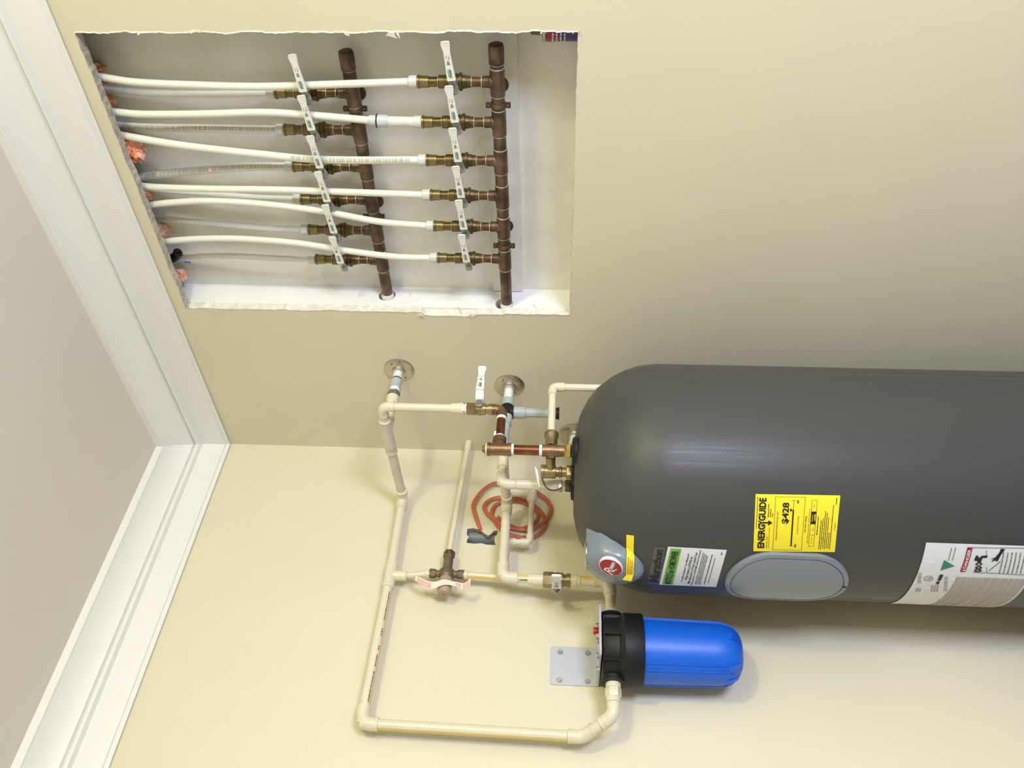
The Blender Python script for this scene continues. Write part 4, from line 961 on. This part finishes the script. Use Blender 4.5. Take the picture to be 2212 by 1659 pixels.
# towards the left wall and along it
XM = .090
pipe((Xb-.03, YB, Zb), (XM, YB, Zb-.002), r1, CPVC, t)
Pm0 = V((XM, YB, Zb-.003)); elbow(Pm0, (1, 0, 0), (0, -1, 0), r1s, .036, CPVC, t)
Pm1 = V((XM, -.500, Zb-.006))
pipe(Pm0, Pm1, .0130, CPVC, t)
elbow(Pm1, (0, 1, 0), (0, 0, -1), .0160, .040, CPVC, t)
zm = [zat(XM, -.502, q) for q in (1141, 1165, 1174, 1232, 1253, 1268, 1288)]
vp_ = link('pipe', MB().cyl(Pm1, (XM, -.502, zm[3]-.07), .0122), CPVC, t)
stripe((XM, -.502, zat(XM, -.502, 1118)), (XM, -.502, zm[0]), .0122, (1, .35, 0), .40, YELS, vp_)
mbl = MB(); fl_ = lambda u, v: V((XM, -.502, zat(XM, -.502, 1119)*(1-u)+zm[0]*u))+(V((.75, -.66, 0)).normalized()*cos((v-.5)*.5)+V((.66, .75, 0)).normalized()*sin((v-.5)*.5))*(.0122+.0006)
marks(mbl, fl_, .15, .95, .2, .5, 4, .06, .14, .03); link('lettering', mbl, INK, vp_, smooth=0)
link('adapter', MB().lathe((XM, -.502, zm[0]), (0, 0, -1), [(0, .0140), (.012, .0142), (.0125, .0156), (.020, .0156), (zm[0]-zm[2], .0150)], 24), CPVC, t)
zbt, zbb = zm[2]+.001, zm[3]
link('adapter', MB().lathe((XM, -.502, zbb), (0, 0, -1), [(0, .0150), (.006, .0158), (.016, .0158), (.0165, .0145), (zbb-zm[4], .0142)], 24), CPVC, t)
stripe((XM, -.502, zm[4]), (XM, -.502, zm[6]), .0122, (1, .1, 0), .40, YELS, vp_)
ZF = onL(1318, 1290, .10).z
Pm2 = V((XM+.010, -.505, ZF)); elbow(Pm2, (0, 0, 1), (0, -1, 0), .0165, .042, CPVC2, t)
pe_ = link('pipe', MB().cyl(Pm2, (.102, FC.y+.07, ZF), r1), CPVC2, t)
stripe((.101, -.553, ZF), (.102, -.59, ZF), r1, (1, 0, -.6), .3, YELS, pe_)
link('adapter', MB().lathe((.102, FC.y+.085+.025, ZF), (0, -1, 0), [(0, .0140), (.002, .0165), (.014, .0170), (.016, .0185), (.030, .0185)], 24), CPVC2, t)
ball_valve('brass ball valve with a stubby white lever on the left wall above the blue filter', (XM, -.502, zbt), (XM, -.502, zbb), .0165, 0, .108, k=1.4)
# ---- small branch behind
t = thing('branch_pipe', 'small cream branch pipe looping beside the big wall pipe above the tank', 'pipe', (.05, -.218, 1.65))
r3 = .0082; Xs = .055
S0 = onL(1143, 1062, Xs); S1 = onL(1151, 1172, Xs); S0.z = S1.z = (S0.z+S1.z)/2
fz = onL(1100, 1050, Xs)
link('tee', MB().lathe((Xs, S0.y, fz.z), (0, 0, -1), [(0, r1s*.95), (.001, r1s), (.034, r1s), (.0345, r1s*.95), (.037, r1s*.95), (.0375, r1s), (S0.z*0+.075, r1s), (.076, r1s*.9)], 24), CPVC, t)
link('reducer', MB().lathe((Xs, S0.y, S0.z), (0, -1, 0), [(0, .0145), (.018, .0145), (.022, .0150), (.032, .0140), (.038, .0095)], 24), CPVC, t)
pipe(S0, S1, r3, CPVC, t); elbow(S1, (0, 1, 0), (0, 0, 1), r3*1.28, .024, CPVC, t)
S2 = V((Xs, S1.y, onL(1096, 1173, Xs).z)); pipe(S1, S2, r3, CPVC, t)
sleeve((Xs, S1.y, S1.z+.040), (Xs, S1.y, S1.z+.066), r3*1.30, CPVC, t)
S3 = V((Xs, onL(1090, 1248, Xs).y, S2.z)); elbow(S2, (0, 0, -1), (0, -1, 0), r3*1.28, .024, CPVC, t)
pipe(S2, S3, r3, CPVC, t)
# ================================================================== MIXING VALVE
XMV = .050
Cm = onL(965, 1240, XMV)
t = thing('mixing_valve', 'dull bronze thermostatic mixing valve with a taupe cap and paper tag on the left wall', 'valve', Cm)
yA, yB_ = onL(965, 1193, XMV).y, Cm.y
link('valve_body', MB().lathe((XMV, yA+.0, Cm.z), (0, -1, 0), [(0, .012), (.002, .0140), (.018, .0140), (.0185, .0130), (yA-yB_-.014, .0132), (yA-yB_-.010, .0200), (yA-yB_+.006, .0215), (yA-yB_+.010, .0190), (yA-yB_+.014, .0180)], 28), DULLB, t)
link('collar_nut', MB().hexa((XMV, yA+.002, Cm.z), (XMV, yA-.018, Cm.z), .0158, ref=(0, 0, 1)), BRASSD, t)
for s in (1, -1):
    z0_ = Cm.z+s*.014
    link('side_port', MB().lathe((XMV, Cm.y, z0_), (0, 0, s), [(0, .0110), (.012, .0092), (.014, .0092), (.015, .0115), (.018, .0115), (.019, .0092)], 22).hexa((XMV, Cm.y, z0_+s*.017), (XMV, Cm.y, z0_+s*.034), .0128, ref=(1, 0, 0)), DULLB, t)
link('cap', MB().lathe((XMV+.001, Cm.y-.014, Cm.z), (.10, -1, 0), [(0, .0165), (.004, .0170), (.034, .0185), (.044, .0180), (.050, .0150), (.051, .005)], 28), TAN, t, label='taupe plastic cap')
kn = V((XMV+.001, Cm.y-.014, Cm.z))+V((.10, -1, 0)).normalized()*.051; link('cap_hole', MB().lathe(kn, (.1, -1, 0), [(0, .003), (.0005, .003)], 12), INKG, t)
# wrap-around paper tag
tg = spline([onL(897, 1249, .075), onL(915, 1259, .078), onL(935, 1264, .080), onL(960, 1257, .078), onL(985, 1262, .080), onL(1003, 1267, .082), onL(1016, 1256, .090)], 6)
wd = [.010, .012, .012, .010, .012, .013, .012]
mb = MB(); vs = []
for i, p in enumerate(tg):
    q = i/(len(tg)-1); h = .009*(.75+.35*abs(sin(q*pi*1.6))) ; dn = V((0, -1, 0))
    vs += [p+V((.002*sin(q*9), h, 0)), p-V((0, h, .001))]
mb.add(vs, [(2*i, 2*i+1, 2*i+3, 2*i+2) for i in range(len(tg)-1)]); tgo = link('paper_tag', mb, TAG, t, smooth=0, label='curled paper tag with red print')
def tmap(u, v):
    s = u*(len(tg)-1); i = min(int(s), len(tg)-2); fr = s-i; a = vs[2*i+1].lerp(vs[2*i+3], fr); b = vs[2*i].lerp(vs[2*i+2], fr); return a.lerp(b, v)+V((.0008, -.0006, 0))
mb = MB()
for (a, b) in ((.05, .3), (.66, .76), (.80, .97)):
    for k in range(4): marks(mb, tmap, a, b, .12+.2*k, .09, k+int(a*10), .012, .03, .008)
link('lettering', mb, TAGR, tgo, smooth=0)
# its three small pipes
t = thing('mixing_valve_pipe', 'thin cream pipe from the wall corner down to the mixing valve', 'pipe', (.034, 0, 1.851))
W0 = V((.040, -.012, onL(1012, 957, .04).z)); W1 = V((XMV, yA+.004, Cm.z))
pipe(W0, W1, r3*.98, CPVC, t); link('elbow', MB().tube(elbow_path(W0, (0, 1, 0), (W1-W0), .022), r3*1.25, 16), CPVC, t)
t = thing('mixing_valve_pipe', 'thin cream pipe from the mixing valve up to the tee in the upper loop', 'pipe', Cm+V((0, 0, .05)))
pipe((XMV, Cm.y, Cm.z+.046), (Ptee.x, Ptee.y+.001, Ptee.z-.04), r3*1.02, CPVC, t); sleeve((XMV, Cm.y, Cm.z+.045), (XMV, Cm.y, Cm.z+.058), .0112, CPVC, t)
t = thing('mixing_valve_pipe', 'thin yellow-striped pipe from the mixing valve down behind the big elbow', 'pipe', Cm-V((0, 0, .05)))
A, B = V((XMV, Cm.y, Cm.z-.046)), V((Xs, S3.y, S3.z)); p_ = pipe(A, B, r3*1.05, CPVC, t); stripe(A+(B-A)*.12, B, r3*1.05, (.4, -1, 0), .5, YELS, p_)
link('coupling', MB().lathe(A, (B-A), [(0, .0100), (.001, .0112), (.011, .0112), (.012, .0095)], 20), CPVC, t)
elbow(B, (A-B), (0, 1, 0), r3*1.3, .022, CPVC, t)

# ================================================================== CABLE COIL AND DUCT
cp = [(1040, 1150, -.010), (1037, 1142, .002), (1031, 1125, .008), (1023, 1100, .014), (1024, 1085, .014), (1038, 1064, .016), (1058, 1048, .018), (1078, 1043, .020), (1112, 1044, .022), (1145, 1054, .020), (1168, 1069, .018), (1184, 1083, .016), (1190, 1098, .014), (1184, 1116, .014), (1166, 1134, .014), (1142, 1144, .013), (1118, 1142, .013),
      (1092, 1137, .013), (1072, 1124, .014), (1055, 1112, .013), (1046, 1098, .012), (1050, 1086, .012), (1066, 1077, .011), (1090, 1074, .011), (1118, 1077, .011), (1142, 1086, .011), (1162, 1099, .010), (1176, 1118, .010), (1179, 1134, .009), (1166, 1152, .009), (1146, 1161, .008), (1120, 1160, .008),
      (1096, 1152, .009), (1078, 1138, .009), (1066, 1122, .009), (1062, 1108, .008), (1070, 1091, .008), (1092, 1083, .008), (1122, 1083, .008), (1148, 1094, .007), (1162, 1108, .007), (1160, 1122, .007), (1144, 1136, .007), (1120, 1142, .007), (1096, 1132, .008), (1074, 1117, .009)]
P = spline([onL(a, b, o) for a, b, o in cp], 6)
t = thing('cable_coil', 'coil of flat red-orange electrical cable hanging out of the hole in the left wall', 'cable', onL(1120, 1110, .01))
link('cable', MB().tube(P, 1, 12, flat=(.0058, .0024), nrm=(.96, -.2, .2)), CABLE, t)
dc = onL(1040, 1160, -.04)
t = thing('duct', 'slate grey plastic pipe inside the small hole in the left wall', 'pipe', dc)
link('duct_wall', MB().cyl(dc+V((-.008, 0, .10)), dc+V((-.008, 0, -.045)), .030, 28), SLATE, t)
link('duct_elbow', MB().tube(spline([dc+V((.0, -.035, -.045)), dc+V((.003, -.014, -.046)), dc+V((.003, .006, -.052)), dc+V((0, .03, -.062))], 5), .012, 18), SLATE, t)
link('bracket_tab', MB().box(dc+V((.024, -.004, .048)), .002, .010, .014).box(dc+V((.024, -.016, .046)), .002, .008, .008), LWHT, t)

# ================================================================== FILTER
t = thing('water_filter', 'big blue water filter canister with black head bolted to the left wall', 'filter', (FC.x, FC.y, 1.1))
zc_ = zat(FC.x, FC.y, 1386); zb_f = zat(FC.x, FC.y, 1602); zcap = zat(FC.x, FC.y, 1341); RB = .0780; RC = .0885
prof_b = [(0, RB*.985), (.004, RB*1.0), (.10, RB*.985)]
Hb = zc_-zb_f
prof_b = [(0, RB*1.0), (Hb*.08, RB*1.0), (Hb*.70, RB*.965), (Hb*.78, RB*.95), (Hb*.86, RB*.89), (Hb*.92, RB*.79), (Hb*.965, RB*.64), (Hb*.985, RB*.50), (Hb*.985, RB*.3), (Hb*.99, .001)]
bowl = link('bowl', MB().lathe((FC.x, FC.y, zc_), (0, 0, -1), prof_b, 64, cap=False), BLUE, t, smooth=40, label='blue plastic filter bowl')
def rb(s):
    for (a, ra), (b, rb_) in zip(prof_b[:-1], prof_b[1:]):
        if a <= s <= b: return ra+(rb_-ra)*(s-a)/max(1e-6, b-a)
    return .01
fb = CAM-V((FC.x, FC.y, 0)); fa0 = atan2(fb.y, fb.x)
for deg in (20, 33, -72, -78, 80, 110, 140, 170, 200, 230, 260):
    mb = MB()
    an = fa0-radians(deg); er_ = V((cos(an), sin(an), 0)); vs = []; et_ = V((-sin(an), cos(an), 0))
    hh = .0022; ww = .0024
    ss = [Hb*q for q in (.01, .1, .3, .5, .65, .75, .82, .88, .93, .96)]
    for s in ss:
        c_ = V((FC.x, FC.y, zc_-s)); r_ = rb(s); vs += [c_+er_*(r_-.003)+et_*ww, c_+er_*(r_+hh)+et_*ww*.5, c_+er_*(r_+hh)-et_*ww*.5, c_+er_*(r_-.003)-et_*ww]
    fs = [(4*i+j, 4*i+(j+1) % 4, 4*i+4+(j+1) % 4, 4*i+4+j) for i in range(len(ss)-1) for j in range(4)]+[(0, 1, 2, 3), tuple(4*len(ss)-4+j for j in range(4))]
    mb.add(vs, fs); link('rib', mb, BLUE, bowl)
for deg in (-35, 26, 62, 120, 180, 240):
    mb = MB(); an = fa0-radians(deg); er_ = V((cos(an), sin(an), 0)); c_ = V((FC.x, FC.y, zb_f+.010)); R3 = Matrix.Rotation(an, 3, 'Z')
    mb.prism([(0, 0), (.026, .010), (.043, .030), (.038, .041), (0, .032)], er_, (0, 0, 1), V((-sin(an), cos(an), 0)), c_+er_*RB*.42+V((sin(an), -cos(an), 0))*.008-V((0, 0, .006)), .016); link('foot_lug', mb, BLUE, bowl)
# collar ring of the head
vs = []; mb = MB(); mb.lathe((FC.x, FC.y, zc_-.001), (0, 0, 1), [(0, RC*.93), (.001, RC*.985), (.003, RC), (zcap-zc_-.004, RC), (zcap-zc_, RC*.96)], 64)
hd = link('head_collar', mb, BLACKP, t)
zh2 = ZH
mb = MB().lathe((FC.x, FC.y, zcap-.002), (0, 0, 1), [(0, RC*.96), (.006, RC*.92), (.010, RC*.87), (zh2-zcap-.006, RC*.83), (zh2-zcap, RC*.78), (zh2-zcap+.001, RC*.3)], 48)
# ports
mb.lathe((.103, FC.y, ZF), (0, 1, 0), [(0, .026), (.084, .026), (.086, .030), (.092, .030)], 28).lathe((.105, FC.y, Pout.z), (0, -1, 0), [(0, .026), (.078, .026), (.080, .029), (.086, .029)], 28)
link('filter_head', mb, BLACKP, t, label='black ribbed filter head')
for deg in (-62, -28, 14, 52, 100, 140, 180, 220, 260):
    an = fa0-radians(deg); R3 = Matrix.Rotation(an, 3, 'Z')
    mb = MB().box((FC.x+cos(an)*RC*.84, FC.y+sin(an)*RC*.84, (zcap+zh2)/2-.002), .018, .006, zh2-zcap-.006, R3); link('head_rib', mb, BLACKP, hd)
# red pressure button
c_ = onL(1291, 1363, .135); mb = MB().lathe((c_.x, c_.y, zh2+.001), (0, 0, 1), [(0, .0065), (.012, .0065), (.0125, .009), (.018, .009), (.0185, .007)], 16)
link('pressure_button', mb, RED, t, label='red pressure relief button')
# bracket
t = thing('filter_bracket', 'pale painted steel bracket with hex bolts holding the blue filter', 'bracket', onL(1245, 1440))
c1, c2, c3, c4 = onL(1190, 1397), onL(1300, 1400), onL(1187, 1483), onL(1298, 1489)
ya, yb = c1.y, c3.y+.004; zT2, zB2 = c1.z, zh2+.002
def rrect(x0, x1, z0, z1, r, corners=(1, 1, 1, 1)):
    pts = []
    for (cx2, cz2, a0, on) in ((x1-r, z1-r, 0, corners[0]), (x0+r, z1-r, 90, corners[1]), (x0+r, z0+r, 180, corners[2]), (x1-r, z0+r, 270, corners[3])):
        if on: pts += [(cx2+r*cos(radians(a0+k*15)), cz2+r*sin(radians(a0+k*15))) for k in range(7)]
        else: pts.append(({0: x1, 90: x0, 180: x0, 270: x1}[a0], {0: z1, 90: z1, 180: z0, 270: z0}[a0]))
    return pts
link('wall_plate', MB().prism(rrect(min(ya, yb), max(ya, yb), zB2, zT2, .007, (1, 1, 0, 0)), (0, 1, 0), (0, 0, 1), (1, 0, 0), (.0003, 0, 0), .0032, .0004), ZINC, t)
yf0 = onL(1300, 1332, .10).y; yf1 = yb
link('top_flange', MB().prism([(0, yf1), (.165, yf1+.004), (.172, yf1+.012), (.172, yf0-.006), (.165, yf0), (.030, yf0), (.022, yf0-.006), (.020, ya), (0, ya)], (1, 0, 0), (0, 1, 0), (0, 0, 1), (0, 0, zB2-.0005), .0052, .0008), ZINC, t)
mb = None
for (a, b) in ((1210, 1408), (1270, 1411), (1208, 1469), (1269, 1472)):
    p = onL(a, b, .0035); link('bolt', MB().lathe(p, (1, 0, 0), [(0, .0075), (.0008, .0075)], 20).hexa(p+V((.0006, 0, 0)), p+V((.006, 0, 0)), .0062, ref=(0, 0, 1)), STEEL, t)
for q in (1352, 1384, 1416, 1446):
    p = onL(1296, q, .145); p = V((.145, p.y, zB2+.0047)); link('bolt', MB().lathe(p, (0, 0, 1), [(0, .0085), (.0010, .0085)], 20).hexa(p+V((0, 0, .001)), p+V((0, 0, .0075)), .0065, ref=(1, 0, 0)), STEEL, t)
